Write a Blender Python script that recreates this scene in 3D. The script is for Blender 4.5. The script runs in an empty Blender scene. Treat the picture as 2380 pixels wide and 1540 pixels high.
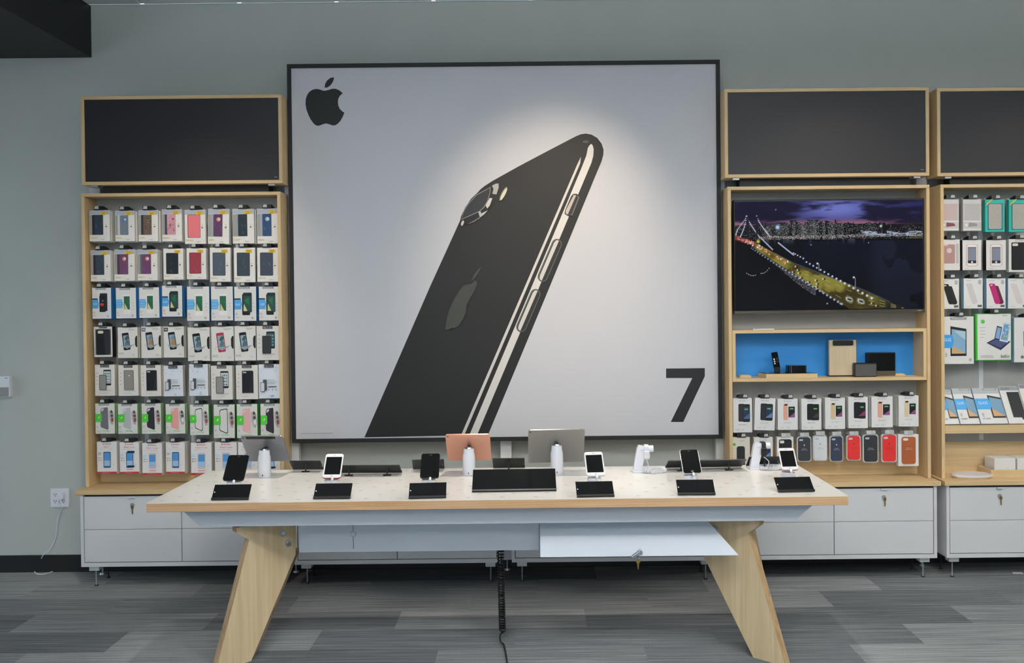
import bpy, bmesh, math, random
import numpy as np
from mathutils import Vector, Matrix
random.seed(7); np.random.seed(7)
rad = math.radians
S = bpy.context.scene
C = S.collection

# ------------------------------------------------------------------ camera
F = 1921.0; CX, CY = 1240.0, 728.0; CAMH = 1.67
ROT = Matrix.Rotation(math.pi/2 - rad(.6), 3, 'X') @ Matrix.Rotation(-.0105, 3, 'Z')
cd = bpy.data.cameras.new('camera'); cam = bpy.data.objects.new('camera', cd); C.objects.link(cam)
cd.sensor_width = 36; cd.lens = 36*F/2380; cd.clip_start = .05; cd.clip_end = 100
cd.shift_x = (1190-CX)/2380; cd.shift_y = (CY-770)/2380
cam.location = (0, 0, CAMH); cam.rotation_euler = ROT.to_euler(); S.camera = cam
def ray(px, py): return ROT @ Vector(((px-CX)/F, -(py-CY)/F, -1))
def at(px, py, Y):                       # point at depth Y seen at that pixel
    d = ray(px, py); return d*(Y/d.y) + Vector((0, 0, CAMH))
def on(px, py, Z):                       # point at height Z seen at that pixel
    d = ray(px, py); return d*((Z-CAMH)/d.z) + Vector((0, 0, CAMH))

# ------------------------------------------------------------------ light
w = bpy.data.worlds.new('world'); S.world = w; w.use_nodes = True
bg = w.node_tree.nodes['Background']; bg.inputs[0].default_value = (.70, .85, 1, 1); bg.inputs[1].default_value = 2.7
def area(name, loc, size, power, col, rot=(0, 0, 0)):
    l = bpy.data.lights.new(name, 'AREA'); l.shape = 'RECTANGLE'; l.size, l.size_y = size; l.energy = power; l.color = col
    o = bpy.data.objects.new(name, l); C.objects.link(o); o.location = loc; o.rotation_euler = rot; return o
def spot(name, loc, to, power, col, cone, blend, r):
    l = bpy.data.lights.new(name, 'SPOT'); l.energy = power; l.color = col; l.spot_size = rad(cone); l.spot_blend = blend; l.shadow_soft_size = r
    o = bpy.data.objects.new(name, l); C.objects.link(o); o.location = loc
    o.rotation_euler = (Vector(to)-Vector(loc)).to_track_quat('-Z', 'Y').to_euler(); return o
for i, (x, y) in enumerate([(-.6, 1.6), (1.9, 1.6), (-.6, -1.2), (1.9, -1.2), (4.4, 1.6)]):
    area('unseen_ceiling_light', (x, y, 3.18), (1.2, .3), 14, (1, .96, .9))  # assumed ceiling lights out of view, lowered to pair with the uplights
    area('added_uplight', (x, y, 3.24), (1.2, .3), 98, (.97, .98, 1), (math.pi, 0, 0))  # added uplights, unseen, only there to brighten the ceiling and upper wall
for x in (-1.2, -.1, .92):
    spot('table_downlight', (x, 4.74, 3.55), (x, 4.15, .78), 170, (1, .94, .85), 33, .9, .03)
spot('poster_spotlight', (.3, 3.3, 3.5), (.12, 5.12, 1.98), 180, (1, .80, .57), 48, 1, .05)
spot('bay_spotlight', (-1.75, 3.5, 3.52), (-2.05, 5.05, 1.5), 95, (1, .88, .72), 52, 1, .06)
spot('bay_spotlight', (1.95, 3.5, 3.52), (1.85, 5.05, 1.5), 75, (1, .88, .72), 62, 1, .06)
spot('bay_spotlight', (3.2, 3.5, 3.52), (3.1, 5.05, 1.5), 70, (1, .88, .72), 62, 1, .06)
vs = S.view_settings; vs.view_transform = 'Standard'; vs.look = 'None'; vs.gamma = 1; vs.use_curve_mapping = False; vs.exposure = -.1

# ------------------------------------------------------------------ materials
def lin(h):
    h = h.lstrip('#'); c = [int(h[i:i+2], 16)/255 for i in (0, 2, 4)]
    return tuple(x/12.92 if x <= .04045 else ((x+.055)/1.055)**2.4 for x in c) + (1,)
MATS = {}
def mat(name, hexc, rough=.5, metal=0, coat=0, spec=.5, noise=0, nscale=40, bump=0, bscale=300, alpha=1, emit=0, trans=0):
    if name in MATS: return MATS[name]
    m = bpy.data.materials.new(name); m.use_nodes = True; nt = m.node_tree; b = nt.nodes['Principled BSDF']
    c = lin(hexc)
    b.inputs['Base Color'].default_value = c; b.inputs['Roughness'].default_value = rough; b.inputs['Metallic'].default_value = metal
    b.inputs['Coat Weight'].default_value = coat; b.inputs['Coat Roughness'].default_value = .05
    b.inputs['Specular IOR Level'].default_value = spec; b.inputs['Alpha'].default_value = alpha
    b.inputs['Transmission Weight'].default_value = trans
    if emit: b.inputs['Emission Color'].default_value = c; b.inputs['Emission Strength'].default_value = emit
    if noise or bump:
        tc = nt.nodes.new('ShaderNodeTexCoord')
    if noise:
        n = nt.nodes.new('ShaderNodeTexNoise'); n.inputs['Scale'].default_value = nscale; n.inputs['Detail'].default_value = 4
        nt.links.new(tc.outputs['Object'], n.inputs['Vector'])
        r = nt.nodes.new('ShaderNodeValToRGB')
        r.color_ramp.elements[0].position = .3; r.color_ramp.elements[1].position = .7
        r.color_ramp.elements[0].color = tuple(x*(1-noise) for x in c[:3])+(1,); r.color_ramp.elements[1].color = tuple(min(1, x*(1+noise)) for x in c[:3])+(1,)
        nt.links.new(n.outputs['Fac'], r.inputs['Fac']); nt.links.new(r.outputs['Color'], b.inputs['Base Color'])
    if bump:
        n = nt.nodes.new('ShaderNodeTexNoise'); n.inputs['Scale'].default_value = bscale; n.inputs['Detail'].default_value = 3
        nt.links.new(tc.outputs['Object'], n.inputs['Vector'])
        bp = nt.nodes.new('ShaderNodeBump'); bp.inputs['Strength'].default_value = bump; bp.inputs['Distance'].default_value = .002
        nt.links.new(n.outputs['Fac'], bp.inputs['Height']); nt.links.new(bp.outputs['Normal'], b.inputs['Normal'])
    MATS[name] = m; return m
def wood(name, h1, h2, axis='x', rough=.45, scale=1):
    if name in MATS: return MATS[name]
    m = bpy.data.materials.new(name); m.use_nodes = True; nt = m.node_tree; b = nt.nodes['Principled BSDF']
    tc = nt.nodes.new('ShaderNodeTexCoord'); mp = nt.nodes.new('ShaderNodeMapping')
    s = [60*scale]*3; s['xyz'.index(axis)] = 2.2*scale; mp.inputs['Scale'].default_value = s
    n = nt.nodes.new('ShaderNodeTexNoise'); n.inputs['Scale'].default_value = 1; n.inputs['Detail'].default_value = 6; n.inputs['Distortion'].default_value = .6
    r = nt.nodes.new('ShaderNodeValToRGB'); r.color_ramp.elements[0].position = .32; r.color_ramp.elements[1].position = .68
    r.color_ramp.elements[0].color = lin(h1); r.color_ramp.elements[1].color = lin(h2)
    nt.links.new(tc.outputs['Object'], mp.inputs['Vector']); nt.links.new(mp.outputs['Vector'], n.inputs['Vector'])
    nt.links.new(n.outputs['Fac'], r.inputs['Fac']); nt.links.new(r.outputs['Color'], b.inputs['Base Color'])
    b.inputs['Roughness'].default_value = rough
    MATS[name] = m; return m
def ink(h, rough=.42):                    # flat printing ink / coloured card of that colour
    return mat('ink_'+h.lstrip('#')+('' if rough == .42 else '_%d' % (rough*100)), h, rough)
M_wall = mat('wall_paint', '#b4b9b3', .8, noise=.02, nscale=3, bump=.12, bscale=450)
M_ceil = mat('ceiling_tile', '#dadddd', .9, noise=.04, nscale=120, bump=.3, bscale=300)
M_black = mat('black_paint', '#161718', .6, bump=.1)
M_bbase = mat('black_rubber', '#131415', .55)
M_lam = mat('white_laminate', '#d4d4d5', .42, noise=.012, nscale=6)
M_table = mat('table_laminate', '#e6e0d8', .3, coat=.15, noise=.02, nscale=5)
M_tray = mat('white_steel', '#c2c8d0', .38, noise=.015, nscale=5)
M_wx = wood('maple_x', '#c8a97b', '#d6ba8e', 'x'); M_wz = wood('maple_z', '#c8a97b', '#d6ba8e', 'z')
M_wy = wood('maple_y', '#c8a97b', '#d6ba8e', 'y')
M_ply = wood('plywood_face', '#c3a982', '#d6c09c', 'z', .45, .7)
M_plyedge = wood('ply_edge', '#d9ac7c', '#e8c69c', 'x', .6, .6)
M_glue = wood('ply_glue', '#84573a', '#986848', 'x', .7, .6)
M_edgew = wood('ply_edge_z', '#a5845c', '#c8a67c', 'z', .3, .8)
M_upr = mat('upright_steel', '#d6d8d8', .4, noise=.01)
M_back = mat('bay_back_steel', '#a3a19b', .5, noise=.03, nscale=8)
M_card = mat('white_card', '#e4e1dc', .5, noise=.01, nscale=30)
M_plast = mat('black_plastic', '#141516', .4)
M_gloss = mat('black_acrylic', '#0c0d0e', .05)
M_white = mat('white_plastic', '#e2e3e8', .3, coat=.2)
M_chrome = mat('chrome', '#d8dadd', .12, 1)
M_brass = mat('brass', '#b99a5a', .3, 1)
M_steel = mat('brushed_steel', '#bcc0c2', .42, .8, noise=.05)
M_hdr = mat('header_screen', '#232124', .5)

# ------------------------------------------------------------------ mesh builder
def setp(o, label=None, cat=None, group=None, kind=None):
    if label: o['label'] = label
    if cat: o['category'] = cat
    if group: o['group'] = group
    if kind: o['kind'] = kind
    return o
def empty(name, loc, label=None, cat=None, group=None, kind=None, rz=0):
    o = bpy.data.objects.new(name, None); o.empty_display_size = .05; C.objects.link(o); o.location = loc; o.rotation_euler = (0, 0, rz)
    return setp(o, label, cat, group, kind)
def rrect(cx, cy, w, h, r, n=5):
    p = []
    r = min(r, w/2, h/2)
    for k, (sx, sy) in enumerate(((1, 1), (-1, 1), (-1, -1), (1, -1))):
        for i in range(n+1):
            a = math.pi/2*(k + i/n); p.append((cx+sx*(w/2-r)+r*math.cos(a), cy+sy*(h/2-r)+r*math.sin(a)))
    return p
def ellp(cx, cy, a, b, n=20, rot=0):
    c, s = math.cos(rot), math.sin(rot)
    return [(cx+a*math.cos(t)*c-b*math.sin(t)*s, cy+a*math.cos(t)*s+b*math.sin(t)*c) for t in [2*math.pi*i/n for i in range(n)]]
class MB:
    def __init__(s): s.v = []; s.f = []; s.m = []; s.mats = []
    def mi(s, m):
        if m not in s.mats: s.mats.append(m)
        return s.mats.index(m)
    def add(s, vs, fs, m):
        o = len(s.v); s.v += [tuple(q) for q in vs]; i = s.mi(m)
        for f in fs: s.f.append([o+k for k in f]); s.m.append(i)
        return s
    def box(s, x0, x1, y0, y1, z0, z1, m, bev=0):
        if bev:
            b = bmesh.new(); bmesh.ops.create_cube(b, size=1)
            for v in b.verts: v.co = Vector(((x0+x1)/2+v.co.x*(x1-x0), (y0+y1)/2+v.co.y*(y1-y0), (z0+z1)/2+v.co.z*(z1-z0)))
            bmesh.ops.bevel(b, geom=b.edges[:], offset=bev, segments=1, affect='EDGES', profile=.5)
            b.verts.index_update(); s.add([v.co for v in b.verts], [[v.index for v in f.verts] for f in b.faces], m); b.free(); return s
        return s.add([(x, y, z) for x in (x0, x1) for y in (y0, y1) for z in (z0, z1)],
                     [(0, 1, 3, 2), (4, 6, 7, 5), (0, 4, 5, 1), (2, 3, 7, 6), (0, 2, 6, 4), (1, 5, 7, 3)], m)
    def prism(s, pts, fn, a0, a1, m, m2=None):     # fn(u, v, a) -> xyz
        n = len(pts); o = [fn(u, v, a0) for u, v in pts]+[fn(u, v, a1) for u, v in pts]
        s.add(o, [list(range(n))[::-1], list(range(n, 2*n))], m)
        s.add(o, [(i, (i+1) % n, n+(i+1) % n, n+i) for i in range(n)], m2 or m); return s
    def cyl(s, p0, p1, r0, r1, m, n=16):
        p0, p1 = Vector(p0), Vector(p1); d = (p1-p0).normalized(); u = d.orthogonal().normalized(); v = d.cross(u)
        c = [(math.cos(2*math.pi*i/n), math.sin(2*math.pi*i/n)) for i in range(n)]
        vs = [p0+(u*a+v*b)*r0 for a, b in c]+[p1+(u*a+v*b)*r1 for a, b in c]
        return s.add(vs, [list(range(n))[::-1], list(range(n, 2*n))]+[(i, (i+1) % n, n+(i+1) % n, n+i) for i in range(n)], m)
    def tube(s, path, r, m, n=8):
        P = [Vector(p) for p in path]; u = None; vs = []
        for i, p in enumerate(P):
            d = (P[min(i+1, len(P)-1)]-P[max(i-1, 0)]).normalized()
            u = d.orthogonal().normalized() if u is None else (u-d*u.dot(d)).normalized()
            v = d.cross(u)
            vs += [p+(u*math.cos(2*math.pi*k/n)+v*math.sin(2*math.pi*k/n))*r for k in range(n)]
        fs = [(i*n+k, i*n+(k+1) % n, (i+1)*n+(k+1) % n, (i+1)*n+k) for i in range(len(P)-1) for k in range(n)]
        fs += [list(range(n))[::-1], list(range((len(P)-1)*n, len(P)*n))]
        return s.add(vs, fs, m)
    def lathe(s, prof, c, m, n=24):
        vs = [(c[0]+r*math.cos(2*math.pi*k/n), c[1]+r*math.sin(2*math.pi*k/n), c[2]+z) for r, z in prof for k in range(n)]
        fs = [(i*n+k, i*n+(k+1) % n, (i+1)*n+(k+1) % n, (i+1)*n+k) for i in range(len(prof)-1) for k in range(n)]
        fs += [list(range(n))[::-1], list(range((len(prof)-1)*n, len(prof)*n))]
        return s.add(vs, fs, m)
    def xf(s, M): s.v = [tuple(M @ Vector(p)) for p in s.v]; return s
    def mesh(s, name, off=(0, 0, 0), sharp=32):
        me = bpy.data.meshes.new(name); me.from_pydata([(a-off[0], b-off[1], c-off[2]) for a, b, c in s.v], [], s.f)
        for m in s.mats: me.materials.append(m)
        me.polygons.foreach_set('material_index', s.m); me.update()
        bm = bmesh.new(); bm.from_mesh(me); bmesh.ops.recalc_face_normals(bm, faces=bm.faces[:]); bm.to_mesh(me); bm.free()
        me.polygons.foreach_set('use_smooth', [True]*len(me.polygons)); me.set_sharp_from_angle(angle=rad(sharp)); return me
    def build(s, name, parent=None, loc=None, world=True, **tags):
        """world=True: vertices are world coordinates; the parent is only translated."""
        off = Vector((0, 0, 0))
        if world:
            p = parent
            while p: off += p.location; p = p.parent
            if parent is None and loc is not None: off = Vector(loc)
        o = bpy.data.objects.new(name, s.mesh(name, off)); C.objects.link(o)
        if parent: o.parent = parent
        elif loc is not None: o.location = loc
        return setp(o, **tags)
def XZ(y0): return lambda u, v, a: (u, a, v)
fxz = lambda u, v, a: (u, a, v)
fxy = lambda u, v, a: (u, v, a)
fyz = lambda u, v, a: (a, u, v)

# ---- flat printing: filled shapes on the front (-Y) face of a thing, in metres from its lower left corner
TEXT = {}
def text_mesh(t):
    if t not in TEXT:
        c = bpy.data.curves.new('t', 'FONT'); c.body = t; c.resolution_u = 2; c.size = 1
        o = bpy.data.objects.new('t', c); C.objects.link(o); bpy.context.view_layer.update()
        dg = bpy.context.evaluated_depsgraph_get(); me = bpy.data.meshes.new_from_object(o.evaluated_get(dg))
        vs = [(v.co.x, v.co.y) for v in me.vertices]; fs = [list(p.vertices) for p in me.polygons]
        C.objects.unlink(o); bpy.data.objects.remove(o); bpy.data.curves.remove(c); bpy.data.meshes.remove(me)
        xs = [a for a, b in vs] or [0, 1]; ys = [b for a, b in vs] or [0, 1]
        x0, y0, sx, sy = min(xs), min(ys), max(xs)-min(xs), max(ys)-min(ys)
        TEXT[t] = ([((a-x0)/sx, (b-y0)/sy) for a, b in vs], fs)
    return TEXT[t]
class Print:
    """u,v in 0..1 over a face of size w x h whose lower left corner is (x0,z0) in the plane y"""
    def __init__(s, w, h, y=0, x0=None, z0=0, step=.00022):
        s.w, s.h, s.y, s.x0, s.z0, s.k, s.step = w, h, y, -w/2 if x0 is None else x0, z0, 1, step; s.b = MB()
    def P(s, u, v): return (s.x0+u*s.w, s.y-s.k*s.step, s.z0+v*s.h)
    def poly(s, pts, c, up=True):
        m = c if not isinstance(c, str) else ink(c)
        s.b.add([s.P(u, v) for u, v in pts], [list(range(len(pts)))], m)
        if up: s.k += 1
        return s
    def rect(s, u0, u1, v0, v1, c, up=True): return s.poly([(u0, v0), (u1, v0), (u1, v1), (u0, v1)], c, up)
    def rr(s, u0, u1, v0, v1, r, c, rot=0):
        w, h = (u1-u0)*s.w, (v1-v0)*s.h; cx, cy = (u0+u1)/2*s.w, (v0+v1)/2*s.h
        ca, sa = math.cos(rot), math.sin(rot)
        return s.poly([((cx+x*ca-y*sa)/s.w, (cy+x*sa+y*ca)/s.h) for x, y in rrect(0, 0, w, h, r*s.w, 4)], c)
    def ell(s, u, v, a, b, c, rot=0, n=18): return s.poly([((u*s.w+x)/s.w, (v*s.h+y)/s.h) for x, y in ellp(0, 0, a*s.w, b*s.w, n, rot)], c)
    def text(s, t, u0, u1, v0, v1, c):
        vs, fs = text_mesh(t); m = ink(c)
        s.b.add([s.P(u0+(u1-u0)*a, v0+(v1-v0)*b) for a, b in vs], fs, m); s.k += 1; return s
    def lines(s, u0, u1, v, n, c, dv=.03, th=.008):
        for i in range(n):
            s.rect(u0, u1-(u1-u0)*random.uniform(0, .35), v-i*dv, v-i*dv+th, c, False)
        s.k += 1; return s
    def build(s, parent, name='front_print'):
        o = bpy.data.objects.new(name, s.b.mesh(name)); C.objects.link(o); o.parent = parent; return o

# ================================================================== SETTING
WY = 5.26; CZ = 3.6
fl = empty('floor', (0, 0, 0), kind='structure')
MB().box(-6, 7, -4, WY, -.06, -.006, mat('carpet_backing', '#3a3b3c', .95)).build('underlay', fl)
def carpet():
    m = bpy.data.materials.new('carpet'); m.use_nodes = True; nt = m.node_tree; b = nt.nodes['Principled BSDF']; L = nt.links.new
    oi = nt.nodes.new('ShaderNodeObjectInfo'); tc = nt.nodes.new('ShaderNodeTexCoord')
    mp = nt.nodes.new('ShaderNodeMapping'); mp.inputs['Scale'].default_value = (1.5, 95, 1)
    cmb = nt.nodes.new('ShaderNodeCombineXYZ'); mul = nt.nodes.new('ShaderNodeMath'); mul.operation = 'MULTIPLY'; mul.inputs[1].default_value = 91
    L(oi.outputs['Random'], mul.inputs[0]); L(mul.outputs[0], cmb.inputs[0]); L(mul.outputs[0], cmb.inputs[1]); L(cmb.outputs[0], mp.inputs['Location'])
    L(tc.outputs['Object'], mp.inputs['Vector'])
    n = nt.nodes.new('ShaderNodeTexNoise'); n.inputs['Scale'].default_value = 1; n.inputs['Detail'].default_value = 5; n.inputs['Roughness'].default_value = .65
    L(mp.outputs[0], n.inputs['Vector'])
    r = nt.nodes.new('ShaderNodeValToRGB'); e = r.color_ramp.elements
    e[0].position = .25; e[1].position = .8; e[0].color = lin('#54585b'); e[1].color = lin('#a6a7a5')
    k = e.new(.5); k.color = lin('#777a7b')
    ad = nt.nodes.new('ShaderNodeMath'); ad.operation = 'MULTIPLY_ADD'; ad.inputs[1].default_value = .3; ad.inputs[2].default_value = -.15
    L(oi.outputs['Random'], ad.inputs[0]); s2 = nt.nodes.new('ShaderNodeMath'); L(ad.outputs[0], s2.inputs[0]); L(n.outputs['Fac'], s2.inputs[1])
    f = nt.nodes.new('ShaderNodeTexNoise'); f.inputs['Scale'].default_value = 260; f.inputs['Detail'].default_value = 2; L(tc.outputs['Object'], f.inputs['Vector'])
    s3 = nt.nodes.new('ShaderNodeMath'); s3.operation = 'MULTIPLY_ADD'; s3.inputs[1].default_value = .35; L(f.outputs['Fac'], s3.inputs[0])
    s4 = nt.nodes.new('ShaderNodeMath'); s4.operation = 'SUBTRACT'; s4.inputs[1].default_value = .175; L(s2.outputs[0], s4.inputs[0]); L(s4.outputs[0], s3.inputs[2])
    L(s3.outputs[0], r.inputs['Fac']); L(r.outputs[0], b.inputs['Base Color']); b.inputs['Roughness'].default_value = .95; b.inputs['Specular IOR Level'].default_value = .1
    bp = nt.nodes.new('ShaderNodeBump'); bp.inputs['Strength'].default_value = .6; bp.inputs['Distance'].default_value = .004
    L(f.outputs['Fac'], bp.inputs['Height']); L(bp.outputs[0], b.inputs['Normal'])
    return m
M_carpet = carpet()
pm = MB().box(-.4998, .4998, -.1249, .1249, -.006, 0, M_carpet).mesh('carpet_plank')
fine = MB().box(-6, 7, -4, 2.26, -.006, 0, M_carpet).build('carpet', fl)
for j in range(12):
    for i in range(-5, 7):
        o = bpy.data.objects.new('carpet_plank', pm); C.objects.link(o); o.parent = fl
        o.location = (i*1.0 + (j*.37) % 1 - .2, 2.26+.125+.25*j, 0)
wb = empty('wall_back', (0, WY, 0), kind='structure')
MB().box(-6, 7, WY, WY+.1, 0, CZ, M_wall).build('plaster', wb)
MB().box(7, 7.1, -4, WY+.1, 0, CZ, M_wall).build('wall_right', loc=(7, 0, 0), kind='structure')
MB().box(-6.1, -6, 4.9, WY+.1, 0, CZ, M_wall).box(-6.1, -6, -4, 2.2, 0, CZ, M_wall).box(-6.1, -6, 2.2, 4.9, 2.5, CZ, M_wall).build('wall_left', loc=(-6, 4, 0), kind='structure')
st = empty('window_2', (-6, 0, 0), kind='structure')      # shop window left of the camera
for y in (2.2, 3.5, 4.8): MB().box(-6.08, -5.96, y, y+.1, 0, 2.5, M_black).build('mullion', st)
for z in (0, 2.4): MB().box(-6.08, -5.96, 2.2, 4.9, z, z+.1, M_black).build('transom', st)
MB().box(-6, -2.9, -4.1, -4, 0, CZ, M_wall).box(1.6, 7, -4.1, -4, 0, CZ, M_wall).build('wall_front', loc=(4, -4, 0), kind='structure')
ce = empty('ceiling', (0, 0, CZ), kind='structure')
MB().box(-6, 7, -4, WY, CZ+.004, CZ+.1, mat('ceiling_grid', '#d4d6d6', .6)).build('grid', ce)
MB().box(-6, 7, -4, WY-.61*4-.02, CZ-.008, CZ+.004, M_ceil).build('tile_field', ce)
tm = MB().box(-.295, .295, -.295, .295, -.008, .004, M_ceil, .003).mesh('ceiling_tile')
for i in range(-7, 8):
    for j in range(4):
        o = bpy.data.objects.new('ceiling_tile', tm); C.objects.link(o); o.parent = ce; o.location = (-2.17+.64+i*.645*.95, WY-.01-.305-.61*j, 0)
MB().box(-6, -2.785, -2.5, WY-.002, 3.266, CZ-.009, M_black).build('trim_1', loc=(-4, 3, 3.27), kind='structure')
MB().box(-6, 7, WY-.014, WY, 0, .108, M_bbase, .003).build('baseboard_back', loc=(0, WY, 0), kind='structure')
st = empty('window_1', (0, -4, 0), kind='structure')     # shop front behind the camera
for x in (-3, -.75, 1.5): MB().box(x, x+.1, -4.08, -3.96, 0, CZ, M_black).build('mullion', st)
for z in (0, 2.5, CZ-.12): MB().box(-2.9, 1.6, -4.08, -3.96, z, z+.1, M_black).build('transom', st)

# wall fittings at the left
p0, p1 = at(-4, 922, WY), at(30, 873, WY)
th = empty('wall_sensor', ((p0.x+p1.x)/2, WY-.03, p0.z), 'small white wall box with grey grille at left edge of wall', 'sensor')
MB().box(p0.x, p1.x, WY-.035, WY, p0.z, p1.z, M_white, .004).build('housing', th)
MB().box(p0.x+.006, p1.x-.006, WY-.038, WY-.034, p0.z+.006, p0.z+.064, mat('grey_grille', '#8f8f8f', .6, noise=.2, nscale=400)).build('grille', th)
MB().box(p1.x-.03, p1.x-.012, WY-.0365, WY-.034, p1.z-.014, p1.z-.010, ink('#7a86c0')).build('logo_mark', th)
p0, p1 = at(119, 1178, WY), at(161, 1134, WY)
ou = empty('wall_outlet', ((p0.x+p1.x)/2, WY, p0.z), 'white double wall outlet plate low on the grey wall', 'outlet')
MB().box(p0.x, p1.x, WY-.008, WY, p0.z, p1.z, M_white, .002).build('plate', ou)
for i in (0, 1):
    for j in (0, 1):
        cx = p0.x+(p1.x-p0.x)*(.28+.44*i); cz = p0.z+(p1.z-p0.z)*(.32+.36*j)
        s = MB().prism(rrect(cx, cz, .034, .032, .012), fxz, WY-.011, WY-.006, M_white).build('socket', ou)
        b = MB()
        for dx in (-.007, .007): b.box(cx+dx-.0015, cx+dx+.0015, WY-.0118, WY-.010, cz, cz+.009, M_plast)
        b.cyl((cx, WY-.0118, cz-.007), (cx, WY-.010, cz-.007), .003, .003, M_plast, 8); b.build('slot', s)
cx = p0.x+(p1.x-p0.x)*.72; cz = p0.z+(p1.z-p0.z)*.62
ch = empty('phone_charger', (cx, WY, cz), 'white cube charger plugged in with loose cable to the floor', 'charger')
MB().box(cx-.014, cx+.014, WY-.045, WY-.0115, cz-.018, cz+.014, M_white, .004).build('plug', ch)
cp = [(cx, WY-.04, cz-.018)] + [tuple(at(px, py, y)) for px, py, y in ((146, 1176, 5.215), (139, 1190, 5.23), (133, 1215, 5.235), (131, 1240, 5.235), (124, 1262, 5.235), (113, 1280, 5.23), (100, 1290, 5.22))]
fx = [on(88, 1308+8, .012), on(80, 1324, .006), on(84, 1332, .005), on(97, 1334, .005), on(112, 1331, .005), on(123, 1327, .005)]
def smooth(pts, k=6):
    P = [Vector(p) for p in pts]; out = []
    for i in range(len(P)-1):
        a, b, c, d = P[max(i-1, 0)], P[i], P[i+1], P[min(i+2, len(P)-1)]
        for j in range(k):
            t = j/k; out.append(.5*((2*b)+(c-a)*t+(2*a-5*b+4*c-d)*t*t+(3*b-a-3*c+d)*t**3))
    return out+[P[-1]]
MB().tube(smooth(cp+[tuple(q) for q in fx]), .0032, M_white, 6).build('cable', ch)
sp = on(2364, 1331, .001)
MB().prism([(sp.x-.03, sp.y-.01), (sp.x+.03, sp.y-.018), (sp.x+.035, sp.y+.012), (sp.x-.02, sp.y+.016)], fxy, .0005, .002, M_card).build('paper_scrap', loc=tuple(sp), label='small white paper scrap on carpet near the right edge', cat='paper')

# white slotted uprights that carry the bays and the poster
def upright(x, z0, z1, label, wd=.07):
    r = empty('upright', (x, 5.2, 0), label, 'upright', 'white steel uprights on the back wall')
    MB().box(x-wd/2, x+wd/2, 5.172, 5.225, z0, z1, M_upr, .003).build('post', r)
    b = MB(); b.cyl((x, 5.2, 0), (x, 5.2, z0), .006, .006, M_steel, 10); b.cyl((x, 5.2, 0), (x, 5.2, .012), .02, .016, M_steel, 14); b.build('levelling_foot', r)
upright(-2.735, .07, 2.9, 'white steel upright at outer side of the left product bay')
upright(-1.515, .07, 2.9, 'white steel upright between the left bay and the poster')
upright(-.182, .07, 2.9, 'white steel upright under the middle of the poster')
upright(1.17, .07, 2.9, 'white steel upright between the poster and the television bay')
upright(2.435, .07, 2.9, 'white steel upright between the television bay and rightmost bay')

# header panels
def header(x0, x1, z0, z1, label):
    r = empty('header_panel', ((x0+x1)/2, 5.0, z0), label, 'panel', 'dark header panels above the bays'); t = .02; y0, y1 = 5.0, 5.13
    MB().box(x0, x1, y0, y1, z1-t, z1, M_wx, .001).build('frame_rail', r); MB().box(x0, x1, y0, y1, z0, z0+t, M_wx, .001).build('frame_rail', r)
    MB().box(x0, x0+t, y0, y1, z0+t, z1-t, M_wz, .001).build('frame_stile', r); MB().box(x1-t, x1, y0, y1, z0+t, z1-t, M_wz, .001).build('frame_stile', r)
    p = MB().box(x0+t, x1-t, y0+.006, y0+.04, z0+t, z1-t, M_hdr).build('dark_screen', r)
    MB().box(x1-t-.03, x1-t-.012, y0+.0055, y0+.0062, z0+t+.016, z0+t+.020, ink('#8a8a90')).build('maker_mark', p)
    MB().box(x0+.1, x1-.1, y0+.05, y1, z0-.05, z0, M_black).build('rear_rail', r)
    for x in (x0+.05, x1-.09): MB().box(x, x+.04, y0+.01, y0+.05, z0-.012, z0, M_steel, .001).build('bracket', r)
header(-2.72, -1.508, 2.42, 2.955, 'dark header panel in maple frame above the left product bay')
header(1.165, 2.4, 2.424, 2.958, 'dark header panel in maple frame above the television bay')
header(2.448, 3.68, 2.42, 2.95, 'dark maple framed header panel cut off at right edge')

# bays
BF, BB = 5.0, 5.145
def bay(x0, x1, z0, z1, label, strips=True):
    r = empty('shelf_bay', ((x0+x1)/2, BF, z0), label, 'shelf', 'maple framed product bays'); t = .02
    MB().box(x0, x1, BF, BB+.01, z1-t, z1, M_wx, .001).build('top_board', r)
    MB().box(x0, x0+t, BF, BB+.01, z0, z1-t, M_wz, .001).build('side_board', r)
    MB().box(x1-t, x1, BF, BB+.01, z0, z1-t, M_wz, .001).build('side_board', r)
    MB().box(x0+t, x1-t, BB, BB+.01, .79, z1-t, M_back).build('back_panel', r)
    MB().box(x0+t, x1-t, BB-.006, BB+.01, z0, .79, M_wx).build('lower_back_panel', r)
    for k in range(1, 4) if strips else ():
        x = x0+t+(x1-x0-2*t)*k/4; MB().box(x-.014, x+.014, BB-.004, BB, .8, z1-.12, M_upr, .001).build('slot_strip', r)
    return r
bayL = bay(-2.726, -1.522, .593, 2.37, 'maple framed product bay left of the poster, full of cases')
bayR = bay(1.18, 2.4, .593, 2.37, 'maple framed bay holding the television and blue niche', False)
bayQ = bay(2.466, 3.69, .593, 2.37, 'maple framed product bay cut off by right edge')

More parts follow.
